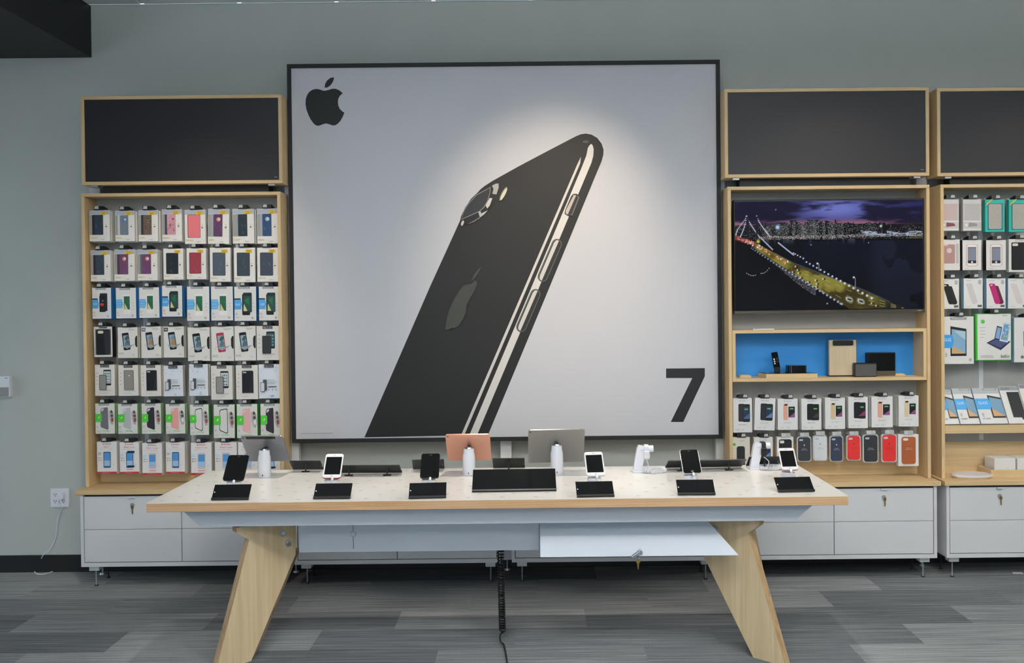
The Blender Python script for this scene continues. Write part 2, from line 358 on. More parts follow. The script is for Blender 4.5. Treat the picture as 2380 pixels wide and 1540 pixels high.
# bench cabinets and wooden tops
CF = 4.93
def cabinet(x0, x1, label, locks):
    z0, z1 = .13, .564; g = .004; xm = (x0+x1)/2; t = .018
    r = empty('bench_cabinet', (xm, CF, 0), label, 'cabinet', 'white bench cabinets along the wall')
    MB().box(x0, x1, CF+.02, 5.165, z0, z1, M_lam, .002).box(x0, x1, CF, CF+.02, z0, z0+.024, M_lam).box(x0, x0+t, CF, CF+.02, z0+.024, z1, M_lam).box(x1-t, x1, CF, CF+.02, z0+.024, z1, M_lam).build('carcass', r)
    MB().box(x0+t, x1-t, CF+.018, CF+.0205, z0+.024, z1, mat('gap_shadow', '#2a2b2c', .8)).build('gap', r)
    zm = .353
    for i, (a, b) in enumerate(((x0+t+g, xm-g/2), (xm+g/2, x1-t-g))):
        MB().box(a, b, CF+.001, CF+.018, z0+.024+g, zm-.0012, M_lam, .001).build('drawer_front', r)
        d = MB().box(a, b, CF+.001, CF+.018, zm+.0012, z1-.014, M_lam, .001).build('drawer_front', r)
        cx = (a+b)/2
        MB().box(cx-.02, cx+.02, CF-.012, CF+.004, z1-.02, z1-.013, M_white, .001).build('pull_tab', d)
        if locks:
            k = MB().cyl((cx, CF-.006, z1-.064), (cx, CF+.002, z1-.064), .012, .013, M_steel, 14).build('lock', d)
            kb = MB(); kb.prism(ellp(cx+.003, z1-.076, .009, .011, 12), fxz, CF-.010, CF-.0075, M_brass); kb.box(cx+.001, cx+.007, CF-.010, CF-.0078, z1-.118, z1-.085, M_brass); kb.build('key', d)
    for x in (x0+.03, x1-.09):
        for y in (CF+.03, 5.1):
            f = MB().box(x, x+.06, y, y+.05, z0-.034, z0, M_upr if y < 5 else M_plast, .002).build('foot', r)
            MB().cyl((x+.03, y+.025, 0), (x+.03, y+.025, z0-.034), .004, .004, M_steel if y < 5 else M_plast, 8).cyl((x+.03, y+.025, 0), (x+.03, y+.025, .006), .012, .010, M_plast, 12).build('levelling_screw', f)
cabinet(-2.722, -1.515, 'white bench cabinet under the left product bay with lock and key', True)
cabinet(-1.445, -.215, 'white bench cabinet under left half of poster behind the table', False)
cabinet(-.145, 1.085, 'white bench cabinet under right half of poster behind the table', False)
cabinet(1.17, 2.40, 'white bench cabinet under the television bay with key in lock', True)
cabinet(2.457, 3.69, 'white bench cabinet at the right edge of the photo', True)
for a, b, l in ((-2.745, -1.5, 'maple worktop under the left product bay'), (-1.47, 1.11, 'maple worktop below the poster behind the display table'), (1.14, 2.42, 'maple worktop under the television bay'), (2.442, 3.71, 'maple worktop at the right edge under chargers and trays')):
    MB().box(a, b, CF-.014, 5.168, .564, .592, M_wx, .002).build('worktop', loc=((a+b)/2, CF, .564), label=l, cat='worktop', group='maple worktops')

# poster
X0, X1, Z0, Z1 = -1.506, 1.166, .8285, 3.1695; PF = 5.125
po = empty('framed_poster', ((X0+X1)/2, PF, Z0), 'huge black framed poster of a tilted black phone on white', 'poster')
ft = .024
MB().box(X0, X1, PF-.012, PF+.045, Z1-ft, Z1, M_black, .002).build('frame_rail', po); MB().box(X0, X1, PF-.012, PF+.045, Z0, Z0+ft, M_black, .002).build('frame_rail', po)
MB().box(X0, X0+ft, PF-.012, PF+.045, Z0+ft, Z1-ft, M_black, .002).build('frame_stile', po); MB().box(X1-ft, X1, PF-.012, PF+.045, Z0+ft, Z1-ft, M_black, .002).build('frame_stile', po)
MB().box(X0+ft, X1-ft, PF, PF+.04, Z0+ft, Z1-ft, mat('poster_fabric', '#c9c9cd', .75, bump=.15, bscale=900)).build('white_fabric', po)
class PosterPrint(Print):
    def __init__(s): s.k = 1; s.step = .0004; s.b = MB(); s.y = PF
    def px(s, pts, c, sc=1, ox=0, oy=0):
        m = mat('poster_'+c.lstrip('#'), c, .6)
        V = []
        for x, y in pts:
            q = at(ox+x/sc, oy+y/sc, PF); V.append((min(max(q.x, X0+ft+.002), X1-ft-.002), PF-s.k*s.step, max(q.z, Z0+ft+.006)))
        s.b.add(V, [list(range(len(V)))], m); s.k += 1; return s
    def done(s, name): o = s.b.build(name, po); s.b = MB(); return o
pp = PosterPrint()
K = (3.581, 660, 130)
pp.px([(340, 290), (370, 283), (400, 273), (430, 273), (460, 285), (490, 310), (465, 332), (452, 358), (449, 385), (453, 415), (466, 442), (485, 460), (503, 472), (490, 505), (470, 540), (450, 562), (430, 575), (412, 579), (390, 573), (370, 566), (350, 562), (330, 566), (310, 574), (285, 582), (265, 577), (245, 560), (222, 528), (203, 490), (187, 445), (179, 400), (182, 355), (195, 320), (215, 295), (240, 280), (270, 274), (300, 279), (320, 287)], '#141819', *K)
pp.px([(416, 177), (385, 183), (358, 205), (343, 232), (338, 265), (362, 262), (387, 245), (406, 218), (415, 195)], '#141819', *K).done('fruit_logo')
pp.px([(1548, 856), (1638, 855), (1638, 874), (1588, 980), (1559, 980), (1609, 878), (1548, 878)], '#17181a').done('numeral')
G = (2.9625, 1000, 280)
body = [(-453, 2183), (0, 1140), (205, 690), (212, 660), (240, 600), (280, 540), (325, 497), (345, 474), (375, 450), (430, 415), (600, 320), (800, 214), (1000, 110), (1035, 95), (1070, 90), (1110, 97), (1150, 120), (1180, 160), (1193, 200), (1192, 235), (1180, 280), (1150, 350), (900, 905), (400, 2163)]
body[-1] = (398, 2163); body[-2] = (795, 1210)
pp.px(body, '#131311', *G)
pp.px([(1085, 190), (1095, 172), (1110, 160), (1120, 175), (1125, 200), (1122, 245), (1110, 290), (323, 2163), (270, 2163), (1040, 330), (1075, 240)], '#d8d4cf', *G)
pp.px([(1037, 250), (1032, 295), (1025, 312), (235, 2163), (213, 2163), (1013, 300)], '#d0cbc6', *G)
pp.px(ellp(1070, 146, 22, 9, 14), '#4a4a46', *G)
def pill(x0, y0, x1, y1, r, n=8):
    a = math.atan2(y1-y0, x1-x0); return [(x1+r*math.cos(a-math.pi/2+math.pi*i/n), y1+r*math.sin(a-math.pi/2+math.pi*i/n)) for i in range(n+1)]+[(x0+r*math.cos(a+math.pi/2+math.pi*i/n), y0+r*math.sin(a+math.pi/2+math.pi*i/n)) for i in range(n+1)]
for (x0, y0, x1, y1) in ((872, 850, 775, 1075), (725, 1195, 628, 1420)):
    pp.px(pill(x0, y0, x1, y1, 36), '#22221f', *G); pp.px(pill(x0, y0, x1, y1, 33), '#6c6b68', *G); pp.px(pill(x0, y0, x1, y1, 29), '#20201d', *G)
    ax, ay = (x1-x0)/math.hypot(x1-x0, y1-y0), (y1-y0)/math.hypot(x1-x0, y1-y0); lx, ly = -ay, ax
    if lx > 0: lx, ly = -lx, -ly
    pp.px([(x0+lx*k-ax*e, y0+ly*k-ay*e) for k, e in ((-4, 26), (8, 26), (17, 18), (22, 0))]+[(x1+lx*k+ax*e, y1+ly*k+ay*e) for k, e in ((22, 0), (17, 18), (8, 26), (-4, 26))], '#cfcbc6', *G)
pp.px([(985, 505), (1010, 505), (1032, 528), (1028, 545), (978, 658), (945, 655), (925, 640), (928, 618), (970, 520)], '#2a2926', *G)
pp.px([(988, 512), (1004, 516), (946, 648), (932, 640), (933, 618)], '#b9aea6', *G)
pp.px([(1012, 518), (1026, 530), (978, 652), (962, 650)], '#6b6966', *G); pp.px([(1008, 524), (1018, 530), (972, 648), (962, 646)], '#1c1c19', *G)
pp.px([(212, 680), (240, 605), (285, 540), (330, 500), (415, 455), (445, 437), (468, 431), (475, 445), (470, 480), (455, 530), (430, 580), (400, 620), (345, 670), (290, 700), (250, 716), (225, 706)], '#0f0f0e', *G)
pp.px([(425, 450), (450, 436), (470, 434), (472, 462), (456, 510), (428, 505), (436, 470)], '#a9a5a4', *G)
pp.px([(428, 536), (410, 534), (382, 585), (392, 606), (410, 586)], '#c9c6c4', *G)
pp.px([(330, 628), (345, 622), (352, 640), (398, 618), (372, 648), (343, 668)], '#b0adac', *G)
pp.px([(255, 716), (300, 690), (343, 664), (345, 672), (300, 700)], '#6f6d6c', *G)
pp.px([(214, 684), (232, 622), (262, 572), (320, 510), (380, 478), (416, 458), (413, 500), (398, 555), (372, 600), (340, 628), (280, 655)], '#8e8c8d', *G)
pp.px([(217, 679), (235, 624), (265, 575), (322, 514), (380, 483), (412, 464), (409, 500), (394, 553), (368, 597), (338, 624), (280, 650)], '#26272b', *G)
pp.px(ellp(503, 506, 14, 55, 16, .48), '#6c6a58', *G); pp.px(ellp(506, 508, 11, 48, 16, .48), '#cfcbb0', *G); pp.px(ellp(223, 707, 9, 20, 12, .35), '#c9c0ba', *G)
pp.done('phone_picture')
pp.px([(250, 1130), (265, 1128), (285, 1125), (300, 1105), (320, 1103), (322, 1130), (305, 1175), (270, 1235), (250, 1270), (247, 1320), (225, 1370), (195, 1415), (165, 1430), (150, 1425), (130, 1437), (105, 1440), (110, 1390), (130, 1310), (165, 1230), (205, 1165), (230, 1135)], '#393b36', *G)
pp.px([(352, 1005), (330, 1025), (300, 1065), (280, 1110), (305, 1090), (335, 1045)], '#393b36', *G).done('phone_back_logo')
pp.px([(699, 1005.2), (775, 1004.6), (775, 1006), (699, 1006.2)], '#97989c').done('small_print')

# ================================================================== DISPLAY TABLE
TX0, TX1, TY0, TY1, TZ = -1.774, 1.426, 3.757, 4.496, .785
tb = empty('display_table', ((TX0+TX1)/2, (TY0+TY1)/2, 0), 'long white topped display table with striped plywood edge', 'table')
MB().box(TX0, TX1, TY0, TY1, TZ-.0022, TZ, M_table).build('white_top', tb)
nply = 8; zt, zb = TZ-.0022, .743; dz = (zt-zb)/nply
for k in range(nply):
    MB().box(TX0, TX1, TY0, TY1, zb+k*dz+.0019, zb+(k+1)*dz, M_plyedge).build('ply', tb)
    MB().box(TX0+.0006, TX1-.0006, TY0+.0006, TY1-.0006, zb+k*dz, zb+k*dz+.0019, M_glue).build('glue_line', tb)
b = MB(); M_inl = mat('inlay_grey', '#bcb6ad', .35)
for j in range(9):
    for i in range(20):
        x = TX0+.05+((i*.157+j*.05) % 3.14); y = TY0+.045+j*.08
        b.prism(rrect(x, y, .022, .011, .005, 2), fxy, TZ-.001, TZ+.0003, M_inl)
setp(b.build('inlay_slots', tb), kind='stuff')
# tapered tray under the top
b = MB(); b.prism([(-1.647, .743), (1.302, .743), (1.203, .658), (-1.556, .658)], fxz, 3.822, 4.40, M_tray); b.build('tapered_tray', tb)
# closed half of the cable box
b = MB(); b.prism([(-1.146, .658), (.78, .658), (.78, .487), (-1.146, .487)], fxz, 3.985, 4.27, M_tray); b.build('cable_box', tb)
MB().box(-1.142, .016, 3.972, 3.984, .488, .657, M_tray, .001).build('box_door', tb)
kx, kz = -.88, .575
b = MB(); b.prism(ellp(kx, kz, .0125, .0125, 20), fxz, 3.968, 3.973, M_tray); kk = b.build('cam_lock', tb)
b = MB(); b.box(kx-.001, kx+.001, 3.9705, 3.9725, .590, .625, M_plast).box(kx-.001, kx+.001, 3.9705, 3.9725, .505, .56, M_plast)
b.add([(kx+.013*math.cos(a), 3.9678, kz+.013*math.sin(a)) for a in [i*math.pi/12 for i in range(24)]]+[(kx+.0118*math.cos(a), 3.9678, kz+.0118*math.sin(a)) for a in [i*math.pi/12 for i in range(24)]], [(i, (i+1) % 24, 24+(i+1) % 24, 24+i) for i in range(24)], M_plast)
b.build('door_seam', tb)
# hanging open half: a door hinged at its top edge
da = (3.955, .657); db_ = (3.835, .494)
def door(u, v, a):                 # u along x, v 0..1 down, a thickness
    n = Vector((0, db_[1]-da[1], -(db_[0]-da[0]))).normalized()
    return (u, da[0]+(db_[0]-da[0])*v+n.y*a, da[1]+(db_[1]-da[1])*v+n.z*a)
dr = MB().prism([(.02, 0), (.795, 0), (.942, 1), (.02, 1)], door, 0, .004, M_tray).build('hinged_door', tb)
lp = Vector(at(1487, 1281, 3.845))
b = MB(); b.cyl(lp+Vector((0, -.02, 0)), lp+Vector((0, .02, 0)), .011, .012, M_chrome, 16); b.build('door_lock', dr)
b = MB(); b.add([lp+Vector(q) for q in ((-.004, -.022, .006), (-.04, -.024, -.018), (-.044, -.024, -.012), (-.008, -.022, .012))], [(0, 1, 2, 3)], M_chrome)
b.prism([(lp.x-.002, lp.z+.008), (lp.x+.004, lp.z), (lp.x-.036, lp.z-.026), (lp.x-.042, lp.z-.018)], fxz, lp.y-.026, lp.y-.022, M_chrome); b.build('cam_lever', dr)
kp = at(1483, 1299, 3.82)
b = MB(); b.tube([(kp.x+.008*math.cos(a), kp.y, kp.z+.014+.012*math.sin(a)) for a in [i*math.pi/8 for i in range(17)]], .0008, M_chrome, 5); b.build('key_ring', dr)
b = MB(); b.prism(ellp(kp.x, kp.z-.008, .010, .012, 16), fxz, kp.y-.001, kp.y+.001, M_brass); b.prism([(kp.x-.004, kp.z-.018), (kp.x+.004, kp.z-.018), (kp.x+.003, kp.z-.044), (kp.x, kp.z-.048), (kp.x-.003, kp.z-.044)], fxz, kp.y-.001, kp.y+.001, M_brass); b.build('key', dr)
# legs: plywood plates standing diagonally
def leg(pts, P0, ang, th, m_edge, mirror=None, bolts=(), sgn=1):
    d = Vector((math.cos(ang), math.sin(ang), 0)); nrm = Vector((0, 0, 1)).cross(d)*sgn; P0 = Vector(P0)
    loc = []
    for px, py in pts:
        r = ray(px, py); cp_ = Vector((0, 0, CAMH)); k = (P0-cp_).dot(nrm)/r.dot(nrm); q = cp_+r*k
        loc.append(((q-P0).dot(d), q.z))
    def ext(i, j):                # run edge i->j down to the floor
        (a, b_), (c, e) = loc[i], loc[j]; t = b_/(b_-e); loc[j] = (a+(c-a)*t, 0.0)
    ext(-4, -3); ext(-1, -2)
    def fn(u, v, a):
        q = P0+d*u+nrm*a
        if mirror is not None: q.y = 2*mirror-q.y; q.x += .1*(1 if d.x > 0 else -1)
        return (q.x, q.y, v)
    o = MB().prism(loc, fn, 0, th, M_ply, m_edge).build('leg', tb)
    if mirror is None:            # web that stiffens the inner edge, running back from it
        (u0, v0), (u1, v1) = loc[-1], loc[-2]; sx_ = 1 if d.x < 0 else -1
        w0, w1 = P0+d*u0+nrm*.01, P0+d*u1+nrm*.01
        q_ = [(w0.x, w0.y, v0), (w0.x, w0.y+.11, v0), (w1.x, w1.y+.11, 0), (w1.x, w1.y, 0)]
        MB().add(q_+[(a_-.03*sx_, b_, c_) for a_, b_, c_ in q_], [(0, 1, 2, 3), (4, 7, 6, 5), (0, 4, 5, 1), (1, 5, 6, 2), (2, 6, 7, 3), (3, 7, 4, 0)], m_edge).build('web', o)
    for bx, by in bolts:
        r = ray(bx, by); cp_ = Vector((0, 0, CAMH)); k = (P0-cp_).dot(nrm)/r.dot(nrm); q = cp_+r*k
        MB().cyl(q+nrm*.001, q-nrm*.004, .017, .017, M_steel, 18).cyl(q-nrm*.003, q-nrm*.010, .010, .010, M_chrome, 6).build('bolt', o)
# outline order: inner top, outer top, notch..., outer knee, outer foot, inner foot, inner corner
PL = [(688, 1199), (550, 1226), (550, 1238), (579, 1254), (507, 1540), (582, 1540), (687, 1288)]
PR = [(1634, 1185), (1766, 1209), (1763, 1222), (1738, 1239), (1823, 1540), (1757, 1540), (1636, 1293)]
la = Vector(at(688, 1230, 4.045)); ra = Vector(at(1634, 1215, 4.045))
M_ledge = wood('ply_edge_pale', '#c9c2b6', '#e2ddd4', 'z', .4, .8)
al = rad(180+41); ar = rad(-41)
leg(PL, la, al, .05, M_edgew, None, [(657, 1238), (670, 1262)], -1)
leg(PL, la, al, .05, M_edgew, (TY0+TY1)/2, (), -1)
leg(PR, ra, ar, .05, M_edgew, None, [(1663, 1228)], 1)
leg(PR, ra, ar, .05, M_edgew, (TY0+TY1)/2, (), 1)
# coiled black cord
c0 = at(1163, 1283, 4.1); cpts = []
n = 33*14; zc0, zc1 = .487, .05
for i in range(n+1):
    t = i/n; a = 2*math.pi*33*t; s = t**.85
    cpts.append((-.177+.006*t+.0145*math.cos(a), 4.1+.0145*math.sin(a), zc0+(zc1-zc0)*s))
e0 = on(1172, 1500, .008); e1 = on(1179, 1545, .006); e2 = on(1182, 1600, .006)
tail = smooth([cpts[-1], (-.182, 4.085, .035), (-.178, 4.05, .014), tuple(e0), tuple(e1), tuple(e2)], 6)
b = MB(); b.tube(cpts+[tuple(q) for q in tail[1:]], .0042, M_plast, 6)
b.build('coiled_cord', loc=(-.177, 4.1, 0), label='black coiled cord hanging from the table to the carpet', cat='cord')

# ------------------------------------------------------------------ sign holders
def sign(v, label, back=False, big=False):
    x, y, z, yaw, tilt, roll, wd, h = v
    r = empty('sign_holder', (x, y, TZ+.0005), label, 'sign holder', 'black tilted sign holders', rz=rad(yaw))
    R = Matrix.Rotation(rad(tilt), 4, 'X'); T = Matrix.Translation((0, 0, .003))
    MB().box(-wd/2, wd/2, 0, .004, 0, h, M_plast if back else M_gloss).xf(T @ R).build('panel', r, world=False)
    if not back:
        MB().box(-wd/2, wd/2, -.007, 0, -.0005, .009, M_plast, .001).xf(T @ R).build('ledge', r, world=False)
        if not big: MB().cyl((-wd/2+.007, -.0012, h*.5), (-wd/2+.007, .0, h*.5), .0028, .0028, M_white, 12).xf(T @ R).build('button', r, world=False)
        yb = -math.sin(rad(tilt))*h*.8; zb_ = math.cos(rad(tilt))*h*.8
        MB().tube([(0, yb+.004, zb_), (0, yb+.02, .004)], .004, M_plast, 8).box(-.02, .02, yb+.005, yb+.03, 0, .004, M_plast).build('support_leg', r, world=False)
    else:
        MB().box(-wd/2, wd/2, .004, .011, -.0005, .009, M_plast, .001).xf(T @ R).build('ledge', r, world=False)
        yb = -math.sin(rad(tilt))*h*.7; zb_ = math.cos(rad(tilt))*h*.7
        for dx in ((.0,) if not big else (-wd*.33, wd*.29)):
            MB().tube([(dx, yb+.001, zb_), (dx, yb-.004, .003)], .0042, M_plast, 8).box(dx-.021, dx+.021, yb-.014, yb+.006, 0, .004, M_plast, .001).build('support_leg', r, world=False)
        if not big: MB().cyl((wd/2-.008, -.0008, h*.45), (wd/2-.008, .0005, h*.45), .0025, .0025, M_steel, 10).xf(T @ R).build('button', r, world=False)
for v, l in (((-1.406, 3.792, 0, .5, -39.8, 0, .170, .078), 'small black sign holder leftmost along the table front edge'),
             ((-.938, 3.794, 0, .6, -45.2, 0, .170, .082), 'small black sign holder before the white phone with red edge'),
             ((-.496, 3.784, 0, 4, -50.3, 0, .171, .088), 'small black sign holder left of the big front holder'),
             ((.276, 3.777, 0, 2.5, -51.6, 0, .173, .089), 'small black sign holder right of the big front holder'),
             ((.742, 3.792, 0, -1.1, -46.1, 0, .172, .083), 'small black sign holder before the black phone with silver edge'),
             ((1.215, 3.834, 0, 2.8, -48.6, 0, .172, .084), 'small black sign holder at the table front right corner')):
    sign(v, l)
sign((-.1, 3.905, 0, 1.1, -55.1, 0, .4, .143), 'big wide black sign holder at centre front of the table', big=True)
for v, l, g in (((-1.232, 4.478, 0, -2, 45.5, 0, .168, .081), 'small black sign holder from behind, nearest the left tablet', False),
             ((-.867, 4.37, 0, -1.5, 53.7, 0, .325, .089), 'wide black sign holder from behind, beside white phone with red edge', True),
             ((-.575, 4.461, 0, 4, 48.2, 0, .169, .093), 'small black sign holder from behind, left of the rose tablet', False),
             ((-.141, 4.464, 0, -.8, 47.5, 0, .171, .095), 'small black sign holder from behind, between rose and large grey tablets', False),
             ((.903, 4.428, 0, 1.4, 60.7, 0, .411, .114), 'wide black sign holder from behind, between the two watch stands', True),
             ((1.222, 4.44, 0, 1.7, 42.9, 0, .173, .081), 'small black sign holder from behind, behind the black watch stand', False)):
    sign(v, l, True, g)

# ------------------------------------------------------------------ phones on pucks
M_scr = mat('phone_glass', '#060607', .05); M_pw = mat('phone_white_face', '#d8d7d8', .25, coat=.3)
def phone(v, kind, label, slabel):
    x, y, z, yaw, tilt, roll, wd, h = v
    edge = {'b': mat('phone_black', '#17181a', .3), 's': mat('phone_silver', '#c9cacc', .3, .7), 'r': mat('phone_red', '#9c1522', .3, .4), 'p': mat('phone_rose', '#c08a86', .3, .6), 'w': mat('phone_white_silver', '#d9d9db', .3, .3)}[kind]
    face = M_scr if kind in 'bs' else M_pw
    MM = Matrix.Rotation(rad(tilt), 4, 'X') @ Matrix.Rotation(rad(roll), 4, 'Y')
    r = empty('phone', (x, y, z), label, 'phone', 'display phones on the table', rz=rad(yaw))
    MB().prism(rrect(0, h/2, wd, h, .012, 5), fxz, .0016, .0082, edge).xf(MM).build('body', r, world=False)
    f = MB().prism(rrect(0, h/2, wd-(.0022 if kind == 's' else .0004), h-(.0022 if kind == 's' else .0004), .011 if kind == 's' else .012, 5), fxz, 0, .0016, face).xf(MM).build('front_glass', r, world=False)
    if face is M_pw:
        MB().prism(rrect(0, h*.5, wd-.012, h*.735, .001, 1), fxz, -.0003, .0004, M_scr).xf(MM).build('screen', f, world=False)
    MB().prism(ellp(0, h*.065, .0062, .0062, 18), fxz, -.0005, .0003, mat('home_ring', '#b9b9bb', .3) if face is M_pw else mat('home_dark', '#0a0a0b', .2)).xf(MM).build('home_button', f, world=False)
    MB().prism(rrect(0, h*.935, .012, .0018, .0008, 2), fxz, -.0004, .0003, mat('slot_dark', '#3c3d40', .5)).xf(MM).build('earpiece', f, world=False)
    # stand
    Rz = Matrix.Rotation(rad(yaw), 4, 'Z'); base = Vector((x, y, z)) + (Rz @ MM @ Vector((-.006, .010, h*.22)))
    sx, sy = base.x, base.y+.004; sz = base.z-.028-TZ
    s = empty('phone_stand', (sx, sy, TZ), slabel, 'stand', 'white round phone stands', rz=rad(yaw))
    MB().lathe([(.033, 0), (.034, .004), (.034, sz-.004), (.031, sz)], (0, 0, .0005), M_white, 28).build('puck', s, world=False)
    q = Vector((x, y, z)) + (Rz @ MM @ Vector((0, .0095, h*.42)))
    lq = Matrix.Rotation(-rad(yaw), 4, 'Z') @ (q-Vector((sx, sy, TZ)))
    q2 = Vector((x, y, z)) + (Rz @ MM @ Vector((0, .026, h*.40))); lq2 = Matrix.Rotation(-rad(yaw), 4, 'Z') @ (q2-Vector((sx, sy, TZ)))
    MB().cyl((0, 0, sz-.01), tuple(lq2), .015, .015, M_white, 18).cyl(tuple(lq2), tuple(lq), .018, .022, M_white, 20).build('neck', s, world=False)
    cq = [Matrix.Rotation(-rad(yaw), 4, 'Z') @ (Vector((x, y, z)) + (Rz @ MM @ Vector(k)) - Vector((sx, sy, TZ))) for k in ((.004, .003, .001), (.004, .003, -.016))]
    MB().cyl(cq[0], cq[1], .0062, .0062, M_white, 10).build('connector', s, world=False)
    e = cq[1]; MB().tube(smooth([tuple(e), (e.x+.006, e.y-.004, e.z-.012), (e.x+.016, e.y+.004, e.z-.012), (.026, -.024, .02)], 5), .0022, M_white, 6).build('cable', s, world=False)
PH = [((-1.455, 3.970, .841, 9.2, -49.1, 3.1, .099, .154), 'b', 'black phone leftmost on the table, leaning on its stand', 'white stand under the leftmost black phone'),
      ((-.981, 3.971, .848, 8, -53.1, 2.2, .087, .155), 'r', 'white faced phone with red edge on the table', 'white stand under the phone with red edge'),
      ((-.51, 3.971, .844, 4.6, -53.2, 1.1, .091, .156), 'b', 'black phone standing left of the rose tablet', 'white stand under the black phone left of rose tablet'),
      ((.293, 3.971, .845, .3, -53.5, -1.4, .091, .155), 'w', 'white phone standing right of the large grey tablet', 'white stand under the white phone near large grey tablet'),
      ((.758, 3.971, .853, -6, -54.7, -3.1, .089, .156), 's', 'black faced phone with silver edge on the table', 'white stand under the phone with silver edge'),
      ((1.228, 3.972, .864, -12.9, -57.7, -3.9, .077, .153), 'p', 'white faced phone with rose edge at table right end', 'white stand under the phone with rose edge')]
for v, k, l, sl in PH: phone(v, k, l, sl)

# ------------------------------------------------------------------ tablets on bottle-shaped stands
def tablet(v, hexc, label, slabel, spx, band):
    x, y, z, yaw, tilt, roll, wd, h = v
    m = mat('tablet_'+hexc.strip('#'), hexc, .36, .55)
    MM = Matrix.Rotation(rad(tilt), 4, 'X') @ Matrix.Rotation(rad(roll), 4, 'Y')
    r = empty('tablet', (x, y, z), label, 'tablet', 'tablets seen from behind on the table', rz=rad(yaw))
    MB().prism(rrect(0, h/2, wd, h, .012, 5), fxz, 0, .007, m).xf(MM).build('back_shell', r, world=False)
    MB().prism(rrect(0, h/2, wd-.004, h-.004, .011, 5), fxz, .0068, .0078, M_scr).xf(MM).build('screen', r, world=False)
    MB().prism(rrect(-wd/2+.012, h-.012, .009, .006, .003, 4), fxz, -.0012, .001, M_plast).xf(MM).build('camera_lens', r, world=False)
    MB().box(wd/2-.022, wd/2-.016, .002, .005, h-.0003, h+.0004, M_plast).xf(MM).build('audio_jack', r, world=False)
    if band: MB().prism(rrect(-.006, h-.010, wd*.70, .018, .002, 2), fxz, -.0006, .002, M_plast).xf(MM).build('antenna_band', r, world=False)
    else: MB().prism(rrect(0, h-.009, wd*.5, .0022, .0006, 2), fxz, -.0004, .001, mat('antenna_'+hexc.strip('#'), hexc, .6, 0)).xf(MM).build('antenna_line', r, world=False)
    b = on(spx[0], spx[1], TZ); 
    q0 = Vector((x, y, z)); Rz = Matrix.Rotation(rad(yaw), 4, 'Z')
    s = empty('tablet_stand', (b.x, 4.325, TZ), slabel, 'stand', 'white bottle shaped tablet stands')
    H = spx[2]
    MB().lathe([(.033, 0), (.0335, .003), (.0332, H*.66), (.0315, H*.77), (.0285, H*.84), (.0275, H*.96), (.0255, H)], (0, 0, .0005), M_white, 32).build('bottle_post', s, world=False)
    MB().lathe([(.0235, H-.001), (.0245, H+.004), (.022, H+.009)], (0, 0, .0005), M_chrome, 28).build('chrome_ring', s, world=False)
    hh = (H+TZ+.004-z)/math.cos(rad(tilt)); q = q0 + (Rz @ MM @ Vector((0, -.0005, hh))); q.x = b.x
    MB().cyl((0, 0, H+.002), (0, q.y-4.325-.004, q.z-TZ), .013, .013, mat('dark_blue_plastic', '#1d2030', .25), 20).build('swivel_head', s, world=False)
    MB().prism(rrect(0, .012, .004, .009, .001, 2), fxz, -.0345, -.0325, M_plast).build('security_mark', s, world=False)
tablet((-1.422, 4.42, .847, -3.2, 36, -.5, .225, .186), '#8a8b90', 'grey tablet with black band at the table left end', 'white bottle shaped stand under the left grey tablet', (613, 1108, .137), True)
tablet((-.35, 4.419, .84, -.4, 36.3, -.1, .233, .194), '#d9a18a', 'rose coloured tablet seen from behind', 'white bottle shaped stand under the rose tablet', (1089, 1105, .134), False)
tablet((.112, 4.417, .826, 1.6, 32.6, -.5, .296, .228), '#8c8985', 'large dark grey tablet seen from behind, centre of table', 'white bottle shaped stand under the large grey tablet', (1295, 1103, .146), False)

